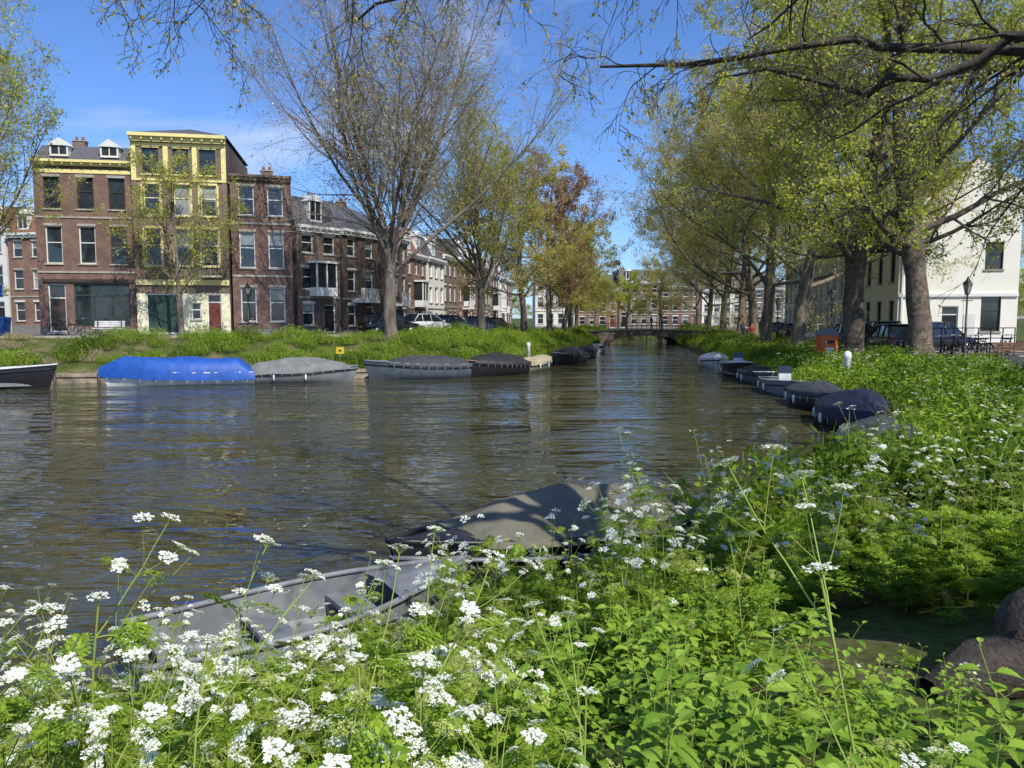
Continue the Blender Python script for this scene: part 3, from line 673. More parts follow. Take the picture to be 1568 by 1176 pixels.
def parsley(seed,h=1.1,nst=4,fr=9,white=1.0):
    r=random.Random(seed); pb=PB()
    def stem(p,d,L,r0,lev):
        pts=[p]; dd=d.normalized()
        for i in range(5): dd=(dd+rv(r)*.09+Vector((0,0,.05))).normalized(); pts.append(pts[-1]+dd*L/5)
        pb.tube(pts,r0,r0*.5,0,5)
        if lev<2:
            for k in range(nst if lev==0 else r.randint(1,3)):
                t=r.uniform(.5,.92) if lev==0 else r.uniform(.3,.7); i=int(t*5); c=pts[i].lerp(pts[i+1],t*5-i); T=(pts[i+1]-pts[i]).normalized()
                stem(c,T*.8+perp(T,r)*.62,L*(.42 if lev==0 else .5)*r.uniform(.7,1.1),r0*.55,lev+1)
                frond(pb,c,T*.3+perp(T,r),r.uniform(.08,.16),r,1,5,3)
        umbel(pb,pts[-1],(dd+Vector((0,0,.6))).normalized(),r.uniform(.022,.038),r,r.random()<white)
    stem(Vector((0,0,0)),Vector((r.gauss(0,.12),r.gauss(0,.12),1)),h,.0055,0)
    for k in range(fr):
        q=r.uniform(0,6.28); z=r.uniform(.05,.6)*h
        frond(pb,Vector((0,0,z)),Vector((math.cos(q),math.sin(q),r.uniform(.3,.9))),r.uniform(.25,.42)*(1-.4*z/h),r,1,7,4)
    return pb.mesh('cow_parsley',[M['stem'],M['fern'],M['petal'],M['budgreen']])
def leafshape(pb,p,d,L,W,r,m=1,n=6):
    d=d.normalized(); s=d.cross(Vector((0,0,1))); s=s.normalized() if s.length>.05 else Vector((1,0,0)); up=s.cross(d).normalized()
    s=(s+up*r.uniform(-.3,.3)).normalized(); up=s.cross(d).normalized()
    mid=[];ed={-1:[],1:[]}
    for i in range(n+1):
        t=i/n; c=p+d*L*t-Vector((0,0,1))*L*.35*t*t; mid.append(c)
        w=W*.5*math.sin(math.pi*min(1,t**.72))**.9
        for sg in (-1,1): ed[sg].append(c+s*sg*w+up*w*.35)
    o=len(pb.V); pb.V+=[tuple(q) for q in mid]
    for sg in (-1,1):
        oe=len(pb.V); pb.V+=[tuple(q) for q in ed[sg]]
        for i in range(n):
            a,b=mid[i],mid[i+1]; ea,eb=ed[sg][i],ed[sg][i+1]
            tip=ea.lerp(eb,.9)+(ea.lerp(eb,.5)-a.lerp(b,.5))*.22; ti=len(pb.V); pb.V.append(tuple(tip))
            q=[o+i,o+i+1,oe+i+1,ti,oe+i]
            pb.F.append(tuple(q if sg>0 else q[::-1])); pb.m.append(m)
def nettle(seed,h=.65):
    r=random.Random(seed); pb=PB()
    for sidx in range(3):
        p=Vector((r.uniform(-.07,.07),r.uniform(-.07,.07),0)); dd=Vector((r.gauss(0,.15),r.gauss(0,.15),1)).normalized(); pts=[p]; hh=h*r.uniform(.75,1.1)
        for i in range(6): dd=(dd+rv(r)*.06+Vector((0,0,.05))).normalized(); pts.append(pts[-1]+dd*hh/6)
        pb.tube(pts,.003,.0015,0,4); q0=r.uniform(0,3)
        nn=9
        for k in range(nn):
            t=.2+.8*k/(nn-1); u=min(t*6,5.999); i=int(u); c=pts[i].lerp(pts[i+1],u-i); q=q0+k*1.57
            Lf=(.085 if t<.8 else .085-(t-.8)*.22)*r.uniform(.75,1.15)
            for sg in (0,math.pi):
                d=Vector((math.cos(q+sg),math.sin(q+sg),r.uniform(.05,.4) if t<.95 else .8)); e=c+d.normalized()*.02; pb.tube([c,e],.001,.001,0,3)
                leafshape(pb,e,d,Lf,Lf*.55,r)
    return pb.mesh('nettle',[M['stem'],M['nettle']])
def clump(seed,nb=160,hh=.6,rad=.5,leafy=200,white=0,blade='grassblade',leaf='fern',ls=.06):
    r=random.Random(seed); pb=PB()
    for i in range(nb):
        q=r.uniform(0,6.28); rr_=math.sqrt(r.random())*rad; p=Vector((rr_*math.cos(q),rr_*math.sin(q),-.05)); h=hh*r.uniform(.5,1.1)
        d=Vector((r.gauss(0,.35),r.gauss(0,.35),1)).normalized(); sd=perp(d,r)*.011
        a=p+d*h*.55; bdir=(d+Vector((r.gauss(0,.3),r.gauss(0,.3),-.35))).normalized(); b=a+bdir*h*.5
        pb.face([p-sd,p+sd,a+sd*.8,a-sd*.8],0); pb.face([a-sd*.8,a+sd*.8,b],0)
    for i in range(leafy):
        q=r.uniform(0,6.28); rr_=math.sqrt(r.random())*rad; p=Vector((rr_*math.cos(q),rr_*math.sin(q),hh*r.uniform(.1,1)*(1-.5*(rr_/rad)**2)))
        d=rv(r); d.z=abs(d.z)*.4; d.normalize(); s=perp(d,r)*ls*.3; L=ls*r.uniform(.6,1.4)
        pb.face([p,p+d*L*.5+s,p+d*L,p+d*L*.5-s],1)
    for i in range(white):
        q=r.uniform(0,6.28); rr_=math.sqrt(r.random())*rad; p=Vector((rr_*math.cos(q),rr_*math.sin(q),hh*r.uniform(.9,1.35)))
        for k in range(9):
            c=p+Vector((r.gauss(0,.025),r.gauss(0,.025),r.gauss(0,.008))); u=Vector((1,0,r.uniform(-.4,.4)))*.012; v=Vector((0,1,r.uniform(-.4,.4)))*.012
            pb.face([c+u,c+v,c-u,c-v],2)
        pb.tube([Vector((p.x*.8,p.y*.8,hh*.4)),p],.004,.003,0,3)
    return pb.mesh('clump',[M[blade],M[leaf],M['petal']])
PH=[1.05,1.15,.95,1.1,.85]
PS=[parsley(100+i,h,ns,10,w_) for i,(h,ns,w_) in enumerate([(1.05,4,1),(1.15,5,.9),(.95,4,.8),(1.1,3,.9),(.85,5,.5)])]
PL=[parsley(200+i,.7,1,16,.1) for i in range(3)]
NT=[nettle(300+i,h) for i,h in enumerate((.62,.7,.55,.66))]
CG=[clump(400+i,260,.6,.7,450,0,ls=.08) for i in range(3)]
CW=[clump(420+i,110,.75,.75,700,4,ls=.08) for i in range(4)]
CD=[clump(440+i,140,.8,.75,800,1,leaf='leaf_green',ls=.09) for i in range(2)]
CR=[clump(460+i,300,.6,.7,40,0,blade='reed') for i in range(2)]
rs_=random.Random(99)
def dR(x,y): return float(pdist(RB,np.array([x]),np.array([y]))[0])
def inst(par,me,x,y,s,tilt=.08):
    o=bpy.data.objects.new(me.name+'_part',me); o.location=(x,y,g(x,y)-.02); o.rotation_euler=(rs_.gauss(0,tilt),rs_.gauss(0,tilt),rs_.uniform(0,6.28)); o.scale=(s,s,s*rs_.uniform(.9,1.1)); link(o,par)
ecp=empty('cow_parsley_patch'); ent=empty('nettle_patch'); efo=empty('foliage_undergrowth')
def isin(x,y): return bool(inside(np.array([x]),np.array([y]))[0])
cnt=0
y=1.5
while y<13:
    st=.26+.02*y
    x=-.72*y-1.0
    while x<.75*y+1.2:
        xx=x+rs_.uniform(-.5,.5)*st; yy=y+rs_.uniform(-.5,.5)*st; x+=st
        if isin(xx,yy): continue
        d=dR(xx,yy)
        if d<.05 or math.hypot(xx-3.7,yy-4.1)<.7: continue
        zg=g(xx,yy); q=xx/yy
        hx=(xx-2.45)/.95; hy=(yy-4.75)/1.15
        if hx*hx+hy*hy<1:      # shaded hollow beside the big tree, only a few low leaves
            if rs_.random()<.5: inst(efo,rs_.choice(PL),xx,yy,rs_.uniform(.2,.35))
            continue
        sl=float(np.interp(q,[-.3,-.15,0,.15,.4,.65],[.455,.37,.29,.255,.235,.19]))
        lowf=(1.0<xx<3.2 and yy<3.8 and q>.36)       # plants kept low so the carved dark hollow behind them shows
        if lowf: sl=.47
        av=max(.22,3.2-sl*yy-zg)
        def sc(h,a,b,k=1.0): return min(rs_.uniform(a,b),k*av/h)
        net=(q>-.02 and q<.5 and yy<4.4)
        if net or lowf:
            inst(ent,rs_.choice(NT),xx,yy,sc(.68,.95,1.25))
            if rs_.random()<.4: inst(ent,rs_.choice(NT),xx+.1,yy+.1,sc(.68,.8,1.1))
            if rs_.random()<.12: i=rs_.randrange(5); inst(ecp,PS[i],xx,yy,sc(PH[i],.75,.92))
        else:
            inst(efo,rs_.choice(PL),xx,yy,sc(.75,.8,1.2))
            if rs_.random()<.35: inst(ent,rs_.choice(NT),xx,yy,sc(.68,.8,1.1))
            pr=.75 if (q<-.15 and yy<3.8) else (.24 if yy<4 else .30)
            if rs_.random()<pr: i=rs_.randrange(5); inst(ecp,PS[i],xx,yy,sc(PH[i]*1.05,.78,1.05,1.35))
        cnt+=1
    y+=st
print('near plants',cnt)
for (xx,yy,s) in ((-1.85,3.0,1.2),(-1.35,2.6,.92),(-1.75,2.5,.9),(-1.0,3.0,.8),(1.0,6.0,1.2),(.3,6.2,1.0),(1.6,7.2,1.2),(2.4,8.0,1.15),(3.0,8.3,1.1),(-.5,5.3,.9),(.7,4.9,.9),(3.4,7.2,1.2),(.9,7.0,1.1),(1.4,6.5,1.1),(2.0,7.6,1.2)):
    inst(ecp,PS[rs_.choice([0,1,3])],xx,yy,s,.03)
eb=empty('bank_vegetation')
P=resamp(RB,.75)
for p_ in P:
    if p_[1]<10 or p_[1]>116: continue
    for k in range(6):
        d=.15+ (k+rs_.random())*.9
        if p_[1]>45 and rs_.random()<.3: continue
        i=int(np.argmin(np.hypot(*(P-p_).T))); T=P[min(i+1,len(P)-1)]-P[max(i-1,0)]; T=T/np.linalg.norm(T); N=np.array([-T[1],T[0]])
        q=p_+N*d+np.array([rs_.uniform(-.3,.3),rs_.uniform(-.3,.3)])
        if isin(*q): continue
        me=rs_.choice(CW+CD+CD+CG); inst(eb,me,q[0],q[1],rs_.uniform(.7,1.4)*(1.15 if d<3.5 else .8))
        if p_[1]<22 and d<5 and rs_.random()<.4: inst(eb,rs_.choice(PS),q[0],q[1],rs_.uniform(.8,1.1))
el=empty('bank_vegetation')
P=resamp(LB,.8)
for i,p_ in enumerate(P):
    if p_[0]<-34 or p_[1]>116: continue
    T=P[min(i+1,len(P)-1)]-P[max(i-1,0)]; T=T/np.linalg.norm(T); N=np.array([-T[1],T[0]])
    bare=noise.noise(Vector((p_[0]*.25,p_[1]*.25,3)))
    for k in range(5):
        d=.65+(k+rs_.random())*.83
        q=p_+N*d
        if bare>.15 and d>2 and rs_.random()<.6: continue
        reed=(q[0]<-18 and rs_.random()<.7) or rs_.random()<.06
        me=rs_.choice(CR) if reed else rs_.choice(CG+CG+CG+CW[:1]+CD)
        inst(el,me,q[0],q[1],rs_.choice([.45,.6,.8,1.0,1.25])*(.6 if reed else 1)*(.8 if d<1.3 else 1))
# ------------------------------------------------------------------ boats
for n_,c_,r_ in (('h_black',(.02,.02,.022),.35),('h_grey',(.20,.21,.21),.45),('h_white',(.70,.70,.68),.35),('h_slate',(.10,.12,.14),.4),('h_alu',(.20,.21,.22),.5),('h_tan',(.36,.32,.24),.6),
    ('c_blue',(.015,.085,.36),.55),('c_grey',(.17,.175,.165),.8),('c_navy',(.014,.017,.042),.6),('c_olive',(.15,.14,.10),.8),('c_black',(.025,.025,.028),.6),('c_slate',(.05,.055,.062),.7),('c_tan',(.36,.31,.2),.8),('wood',(.22,.11,.05),.5)):
    M[n_]=mat(n_,c_,r_,.25,2.5,.35,9)
def boat(name,x,y,head,L=5,Bm=1.9,hull='h_black',cover=None,ch=.45,fb=.55,rail='wood',flap=.15,flat=False,engine=False,cend=1.0,wr=.05):
    mb=MB(); ns=26; r=random.Random(int(x*100+y*10))
    def hb(t): return max(.02,Bm/2*(1-max(0,(t-.42)/.58)**2.3)*(.84+.16*min(1,t/.35)))
    def sh(t): return fb*(1+.42*t*t+.06*(1-t)**2)
    secs=[]
    for i in range(ns+1):
        t=i/ns; b=hb(t); s=sh(t); k=-.25+.3*max(0,(t-.8)/.2)**2; q=[]
        for yy,zz in ((b,s),(b*1.0,s-.1),(b*.96,s*.45),(b*.78,0),(b*.5,-.15),(0,k),(-b*.5,-.15),(-b*.78,0),(-b*.96,s*.45),(-b,s-.1),(-b,s)):
            q.append(((t-.5)*L+.35*t**5*(zz+.2),yy,zz))
        secs.append(q)
    mb.loft('hull',hull,secs,False,False,True)
    mb.add('transom',hull,secs[0],[tuple(range(11))])
    for sg in (0,10): mb.tube('gunwale',rail,[ (q[sg][0],q[sg][1]*1.02,q[sg][2]+.01) for q in secs],.035,5)
    mb.tube('gunwale',rail,[secs[0][0],secs[0][10]],.035,5)
    for sg in (1,9): mb.tube('rub_strake','black' if rail!='black' else 'h_grey',[ (q[sg][0],q[sg][1]*1.03,q[sg][2]-.08) for q in secs],.03,4)
    if cover:
        cs=[]; nn=60; ph=r.uniform(0,6); nh=r.choice([2,3,3,4])
        for i in range(nn+1):
            u0=i/nn; t=u0*cend; b=hb(t)+.05; s=sh(t)+.03; env=math.sin(math.pi*min(1,max(0,u0*1.02)))**.5 if not flat else min(1,u0*9,(1-u0)*7)
            sag=.05*(abs(math.cos(u0*math.pi*nh+ph))-.5); q=[]
            for j in range(23):
                u=-1+2*j/22
                if abs(u)==1: yy=u*b*1.03; zz=s-flap-.05*noise.noise(Vector((t*8,u,x)))
                else:
                    uu=u/.909; yy=uu*b; zz=s+ch*env*((1-abs(uu)**1.7) if not flat else (1-abs(uu)**5))+sag*(1-abs(uu))
                    zz+=.14*ch*noise.noise(Vector((t*L*1.2,uu*2,x)))*(1.2-uu*uu)
                    zz-=wr*abs(noise.noise(Vector((t*L*2.8+uu*1.5,uu*3.5,x+5))))*(1.25-uu*uu)
                    yy+=.03*noise.noise(Vector((t*L*4,uu*3,y)))
                q.append(((t-.5)*L*1.015+.35*t**5*(s+.2),yy,zz))
            cs.append(q)
        mb.loft('cover',cover,cs,False,False,True)
        mb.add('cover_end',cover,[p for p in cs[0]],[tuple(range(23))])
        mb.add('cover_end',cover,[p for p in cs[-1]],[tuple(range(23))])
        for i in range(3,nn-2,6): 
            mb.tube('cover_rope','h_white',[cs[i][0],(cs[i][0][0]+.05,cs[i][0][1]*1.01,cs[i][0][2]-.18)],.006,3)
            mb.tube('cover_rope','h_white',[cs[i][-1],(cs[i][-1][0]+.05,cs[i][-1][1]*1.01,cs[i][-1][2]-.18)],.006,3)
    else:
        fl=[];
        for i in range(2,ns-2): t=i/ns; fl.append([((t-.5)*L,hb(t)*.9,.1),((t-.5)*L,-hb(t)*.9,.1)])
        mb.loft('floor','wood' if rail=='wood' else 'h_grey',fl,False,False)
        for sg in (1,-1):
            mb.loft('inner_side','h_grey',[[((i/ns-.5)*L,sg*hb(i/ns)*.9,.1),((i/ns-.5)*L+.2*(i/ns)**5,sg*(hb(i/ns)-.06),sh(i/ns)-.005)] for i in range(2,ns-1)],False,False)
        for t in (.12,.4,.68): b=hb(t)*.93; mb.box('thwart','wood' if rail=='wood' else 'h_grey',((t-.5)*L-.15,-b,sh(t)*.6),((t-.5)*L+.15,b,sh(t)*.6+.05))
        if name!='aluminium_boat':
            mb.box('console','h_white',(-.1*L,-.25,.1),(-.02*L,.25,fb+.35)); mb.add('windscreen','glass',[(-.02*L,-.3,fb+.35),(-.02*L,.3,fb+.35),(-.05*L,.27,fb+.65),(-.05*L,-.27,fb+.65)],[(0,1,2,3)])
    if not cover or cend<1:
        mb.loft('foredeck',hull,[[((t-.5)*L+.3*t**5,hb(t)*.98,sh(t)-.01),((t-.5)*L+.3*t**5,0,sh(t)+.04),((t-.5)*L+.3*t**5,-hb(t)*.98,sh(t)-.01)] for t in (.74,.82,.9,.99)],False,False)
    if engine:
        X=-L/2-.18; mb.loft('outboard_motor','black',[[(X-.15,-.13,fb+.05),(X+.2,-.13,fb+.05),(X+.2,.13,fb+.05),(X-.15,.13,fb+.05)],[(X-.17,-.15,fb+.2),(X+.2,-.15,fb+.2),(X+.2,.15,fb+.2),(X-.17,.15,fb+.2)],[(X-.1,-.1,fb+.42),(X+.14,-.1,fb+.42),(X+.14,.1,fb+.42),(X-.1,.1,fb+.42)]])
        mb.box('outboard_leg','black',(X-.05,-.05,-.4),(X+.07,.05,fb+.05))
    for q in (.25,.55): mb.tube('fender','h_white',[((q-.5)*L,-hb(q)-.1,.45),((q-.5)*L,-hb(q)-.11,.4),((q-.5)*L,-hb(q)-.11,.2),((q-.5)*L,-hb(q)-.1,.15)],[.02,.045,.045,.02],7)
    return mb.finish(name,(x,y,0),head)
rad=math.radians
boat('motor_boat',-24.2,35.3,rad(3),5.6,2.0,'h_black',None,fb=.75,rail='h_white')
boat('covered_boat',-15.9,37.2,rad(15+180),6.6,2.1,'h_white','c_blue',.62,.55,rail='h_white',flap=.38,flat=True,wr=.03)
boat('covered_boat',-10.6,38.6,rad(14),5.0,1.9,'h_grey','c_grey',.6,.55,rail='h_grey',engine=True,cend=.93)
boat('covered_boat',-4.9,41.0,rad(17+180),5.2,2.0,'h_slate','c_slate',.42,.70,rail='h_grey',cend=.8)
boat('covered_boat',-.9,43.2,rad(42+180),3.9,1.8,'h_black','c_black',.5,.65,rail='wood',cend=.9)
boat('covered_boat',1.4,47.3,rad(60),3.6,1.6,'h_tan','c_tan',.3,.5)
boat('covered_boat',3.9,54.5,rad(66+180),5,1.9,'h_black','c_black',.5,.6,rail='h_grey',cend=.8)
boat('rowing_boat',6.1,64,rad(75+180),4.5,1.6,'h_slate','c_slate',.3,.5)
boat('rowing_boat',7.8,71,rad(78),4.5,1.6,'h_white',None,fb=.5)
boat('covered_boat',13.4,51,rad(-100),4.6,1.8,'h_white','h_white',.35,.5,rail='h_grey')
boat('rowing_boat',12.8,43.5,rad(-99),4.6,1.8,'h_black',None,fb=.6,rail='h_white')
boat('covered_boat',12.2,37.8,rad(-97),4.2,1.7,'h_slate','c_black',.3,.5,cend=.8,rail='h_white')
boat('rowing_boat',11.6,32.6,rad(-98),4.4,1.7,'h_alu',None,fb=.5,rail='h_grey')
boat('covered_boat',11.05,27.6,rad(-97),4.2,1.7,'h_black','c_slate',.35,.5,rail='black',wr=.1)
boat('covered_boat',10.1,22.3,rad(-104),4.8,2.0,'h_black','c_navy',.5,.55,rail='black',flap=.3,wr=.16)
boat('covered_boat',8.2,17.0,rad(-118),4.4,1.8,'h_slate','c_slate',.4,.5,rail='h_grey',wr=.1,cend=.9)
boat('rowing_boat',6.0,13.7,rad(-130),2.8,1.3,'h_slate','c_slate',.15,.3,rail='h_grey')
boat('covered_boat',.5,9.45,rad(38+180),3.9,1.7,'h_black','c_olive',.42,.58,rail='black',flap=.06,cend=.82)
boat('aluminium_boat',-1.95,7.05,rad(34),3.0,1.3,'h_alu',None,fb=.45,rail='h_alu')
# ------------------------------------------------------------------ vehicles, street furniture
for n_,c_ in (('p_black',(.02,.02,.025)),('p_grey',(.16,.17,.18)),('p_white',(.7,.7,.7)),('p_blue',(.04,.07,.16)),('p_red',(.3,.03,.02)),('p_green',(.03,.06,.05))): M[n_]=mat(n_,c_,.22,.05,spec=.7)
M['lampred']=mat('tail_light',(.35,.01,.01),.2,.1); M['lampclear']=mat('head_light',(.7,.7,.68),.15,.1)
M['orange']=mat('orange_plastic',(.75,.14,.03),.5,.1); M['signblue']=mat('sign_blue',(.02,.12,.5),.4,.05); M['signyellow']=mat('sign_yellow',(.7,.5,.03),.4,.05); M['binblue']=mat('bin_blue',(.03,.12,.35),.5,.1)
M['skin']=mat('skin',(.5,.3,.22),.6,.05); M['jeans']=mat('jeans',(.05,.07,.13),.8,.15); M['jacket']=mat('jacket',(.05,.05,.06),.8,.15); M['jacket2']=mat('red_jacket',(.35,.06,.05),.8,.1); M['hair']=mat('hair',(.06,.035,.02),.7,.2)
def car(x,y,head,paint='p_black',z=None,L=4.1,H=1.5,W=1.74):
    mb=MB(); k=L/4.1
    prof=[(-2.05,.45,.62,.80),(-2.0,.30,.86,.95),(-1.7,.22,.95,1.0),(-1.0,.2,.97,1.0),(0,.2,.95,1.0),(.9,.2,.92,1.0),(1.25,.2,.86,.98),(1.8,.24,.76,.93),(2.03,.35,.62,.8),(2.07,.4,.55,.7)]
    secs=[]
    for px_,zb,zt,wf in prof:
        w=W/2*wf; secs.append([(px_*k,w*.92,zb),(px_*k,w,zb+.15),(px_*k,w,(zb+zt)/2+.1),(px_*k,w*.94,zt),(px_*k,w*.5,zt+.03),(px_*k,-w*.5,zt+.03),(px_*k,-w*.94,zt),(px_*k,-w,(zb+zt)/2+.1),(px_*k,-w,zb+.15),(px_*k,-w*.92,zb)])
    mb.loft('body',paint,secs,True,True,True)
    gh=[(-1.85,.93,.80,.0),(-1.55,H-.12,.70,0),(-1.1,H,.66,0),(.1,H,.66,0),(.5,H-.1,.68,0),(1.2,.9,.80,0)]
    zb=.9
    gs=[]
    for px_,zt,wf,_ in gh: gs.append([(px_*k,W/2*.92,min(zb,zt)),(px_*k,W/2*(wf+.08),zt-.07 if zt>1 else zt),(px_*k,W/2*wf*.8,zt),(px_*k,-W/2*wf*.8,zt),(px_*k,-W/2*(wf+.08),zt-.07 if zt>1 else zt),(px_*k,-W/2*.92,min(zb,zt))])
    mb.loft('windows','glass',gs,True,True,False)
    mb.box('roof_panel',paint,(-1.4*k,-W/2*.66,H-.01),(.25*k,W/2*.66,H+.03))
    for sg in (1,-1):
        for q in (-1.0,-.15): mb.tube('pillars',paint,[(q*k,sg*W/2*.93,.92),(q*k,sg*W/2*.75,H-.04)],.04,4)
        mb.tube('pillars',paint,[(1.15*k,sg*W/2*.9,.92),(.2*k,sg*W/2*.74,H-.02),(-1.3*k,sg*W/2*.74,H-.02),(-1.85*k,sg*W/2*.86,.94)],.045,4)
        for q in (-1.27,1.28):
            mb.tube('tyres','rubber',[(q*k,sg*W/2*.82,.31),(q*k,sg*W/2*1.01,.31)],.32,18); mb.tube('hubcaps','chrome',[(q*k,sg*W/2*1.0,.31),(q*k,sg*W/2*1.03,.31)],.2,12)
        mb.box('headlights','lampclear',(1.95*k,sg*.55-.14,.58),(2.06*k,sg*.55+.14,.72)); mb.box('tail_lights','lampred',(-2.06*k,sg*.66-.1,.62),(-1.96*k,sg*.66+.1,.85))
        mb.box('mirrors',paint,(.85*k,sg*(W/2+.08)-.08,.92),(1.0*k,sg*(W/2+.08)+.08,1.05))
    mb.box('number_plate','signyellow',(2.07*k,-.25,.42),(2.1*k,.25,.53)); mb.box('number_plate','signyellow',(-2.1*k,-.25,.5),(-2.06*k,.25,.61))
    return mb.finish('parked_car',(x,y,(g(x,y)+.05) if z is None else z),head)
cars=[(20.9,42.5,'p_black',1.6),(22.2,46.5,'p_green',1.75),(21.3,48.8,'p_black',1.6),(22.5,56,'p_white',1.5),(23.6,62,'p_grey',1.5),(24.6,68,'p_black',1.45),(25.4,74,'p_grey',1.5),(26.2,80,'p_blue',1.5)]
for x,y,p,h in cars: car(x,y,rad(82)+rad(180)*(int(y)%2),p,H=h)
car(25.5,46.2,rad(10),'p_black',H=1.7)
for i,(x,y,p) in enumerate([(-7.2,64,'p_black'),(-6.0,69.5,'p_grey'),(-5.2,74.5,'p_white'),(-4.3,80,'p_blue'),(-3.4,86,'p_black'),(-2.6,92,'p_grey'),(-1.6,98,'p_red')]): car(x,y,rad(80)+math.pi*(i%2),p)
for i,(x,y,p) in enumerate([(-6.4,57.4,'p_white'),(-4.9,61.4,'p_grey'),(-8.6,54.2,'p_black'),(-2.7,66.0,'p_blue'),(-1.6,71.5,'p_black')]): car(x,y,rad([50,68,32,70,72][i]),p)
def lamp(x,y,h=3.6):
    mb=MB()
    mb.tube('pole','black',[(0,0,0),(0,0,.25),(0,0,.3),(0,0,.9),(0,0,.95),(0,0,h-.7)],[.14,.13,.09,.08,.05,.035],10)
    mb.tube('crossbar','black',[(-.25,0,h-.95),(.25,0,h-.95)],.02,6)
    def hexa(r,z): return [(r*math.cos(i*math.pi/3),r*math.sin(i*math.pi/3),z) for i in range(6)]
    mb.loft('lantern_glass','glass2',[hexa(.1,h-.65),hexa(.19,h-.25)]); mb.loft('lantern_cap','black',[hexa(.23,h-.25),hexa(.2,h-.18),hexa(.08,h-.04),hexa(.03,h+.1)])
    for i in range(6): a=i*math.pi/3; mb.tube('lantern_bars','black',[(.1*math.cos(a),.1*math.sin(a),h-.66),(.2*math.cos(a),.2*math.sin(a),h-.25)],.012,4)
    mb.loft('lantern_base','black',[hexa(.04,h-.72),hexa(.11,h-.65)])
    return mb.finish('street_lamp',(x,y,g(x,y)))
lamp(19.9,33.9,3.7); lamp(-16.9,49.6,3.3); lamp(20.6,60); lamp(5.5,84); lamp(-8.0,52.5,3.8); lamp(19.0,46,3.8)
def bike(x,y,head,lean=.12):
    mb=MB()
    for q in (-.53,.53):
        mb.ring('wheels','rubber',(q,0,.35),.33,.022); mb.tube('hubs','chrome',[(q,-.05,.35),(q,.05,.35)],.03,6)
        for i in range(6): a=i*math.pi/6; mb.tube('spokes','chrome',[(q-.32*math.cos(a),0,.35-.32*math.sin(a)),(q+.32*math.cos(a),0,.35+.32*math.sin(a))],.003,3)
    fr=[[(-.53,0,.35),(-.05,0,.3),(-.18,0,.85),(-.53,0,.35)],[(-.05,0,.3),(.38,0,.8)],[(-.16,0,.75),(.36,0,.88)],[(.53,0,.35),(.36,0,.95),(.33,0,1.08)]]
    for f_ in fr: mb.tube('frame','black',f_,.02,5)
    mb.tube('handlebar','chrome',[(.2,-.28,1.08),(.33,-.1,1.1),(.33,.1,1.1),(.2,.28,1.08)],.015,5); mb.box('saddle','black',(-.32,-.08,.88),(-.05,.08,.94))
    mb.box('rear_rack','black',(-.75,-.06,.7),(-.3,.06,.72)); mb.box('mudguard','black',(-.8,-.03,.70),(-.72,.03,.74))
    e=mb.finish('bicycle',(x,y,g(x,y)+.05),head); e.rotation_euler=(lean,0,head); return e
for i in range(8): bike(20.9+i*.62,37.2+.35*(i%3)+i*.25,rad(75+R.uniform(-25,25)),R.uniform(-.15,.15))
bike(-27.4,49.2,rad(5)); bike(-28.6,49.3,rad(8)); bike(-17.2,50.6,rad(12)); bike(22.5,61,rad(80)); bike(-12.2,53.2,rad(40))
mb=MB()
for i in range(9):
    x=i*.75; mb.tube('hoop','black',[(x,0,0),(x,0,1.5)],.03,5)
for z in (.4,.95,1.48): mb.tube('rail','black',[(0,0,z),(6,0,z)],.025,5)
mb.finish('iron_fence',(20.6,39.4,1.2),rad(12))
def post(name,x,y,h=.9,m='h_white',r=.11):
    mb=MB(); mb.tube('shaft',m,[(0,0,-.1),(0,0,h*.8),(0,0,h*.86),(0,0,h),(0,0,h+.05)],[r,r*.85,r*1.1,r*.9,r*.2],10); mb.tube('base','stone',[(0,0,-.1),(0,0,.08)],r*1.4,10); return mb.finish(name,(x,y,g(x,y)))
post('white_bollard',13.5,31,1.45,'h_white',.15); post('white_bollard',1.1,51.5,1.2,'h_white',.14); post('bollard',-29.6,43.4,.9,'plinth')
for i in range(6): post('bollard',20.3+.18*i,40+3.2*i,.9,'black',.08)
def bench(x,y,head,m='wood'):
    mb=MB()
    for i in range(4): mb.box('seat',m,(-.9,-.02+i*.11,.43),(.9,.07+i*.11,.47))
    for i in range(3): mb.box('backrest',m,(-.9,.44+i*.03,.55+i*.13),(.9,.47+i*.03,.65+i*.13))
    for sg in (-.7,.7): mb.box('leg',"black",(sg-.03,0,0),(sg+.03,.05,.43)); mb.box('leg','black',(sg-.03,.4,0),(sg+.03,.44,.9))
    return mb.finish('park_bench',(x,y,g(x,y)+.03),head)
bench(-25.6,48.9,rad(9),'h_white'); bench(22.0,34.0,rad(170))
mb=MB()
def rect(a,b,z,o=0): return [(-a+o,-b,z),(a+o,-b,z),(a+o,b,z),(-a+o,b,z)]
mb.loft('foot','plinth',[rect(.34,.32,-.6),rect(.34,.32,.0)])
mb.loft('body','orange',[rect(.36,.34,0.001),rect(.42,.40,.1),rect(.42,.40,1.25)]); mb.loft('lid','plinth',[rect(.44,.42,1.251),rect(.44,.42,1.35),rect(.26,.24,1.6),rect(.1,.1,1.66)])
mb.box('slot','black',(-.2,-.425,.85),(.2,-.402,1.0)); mb.box('label','white',(-.15,-.42,.35),(.15,-.402,.65))
mb.finish('waste_container',(15.9,39.0,g(15.9,39.0)+.4))
mb=MB(); mb.tube('pole','chrome',[(0,0,0),(0,0,3.0)],.035,8); mb.box('plate','signblue',(-.35,-.05,2.3),(.35,-.02,3.0)); mb.box('plate_rim','white',(-.38,-.02,2.27),(.38,-.005,3.03)); mb.box('letter','white',(-.1,-.06,2.4),(-.03,-.051,2.9)); mb.box('letter','white',(-.03,-.06,2.83),(.12,-.051,2.9)); mb.box('letter','white',(-.03,-.06,2.62),(.12,-.051,2.69)); mb.box('letter','white',(.12,-.06,2.65),(.18,-.051,2.87))
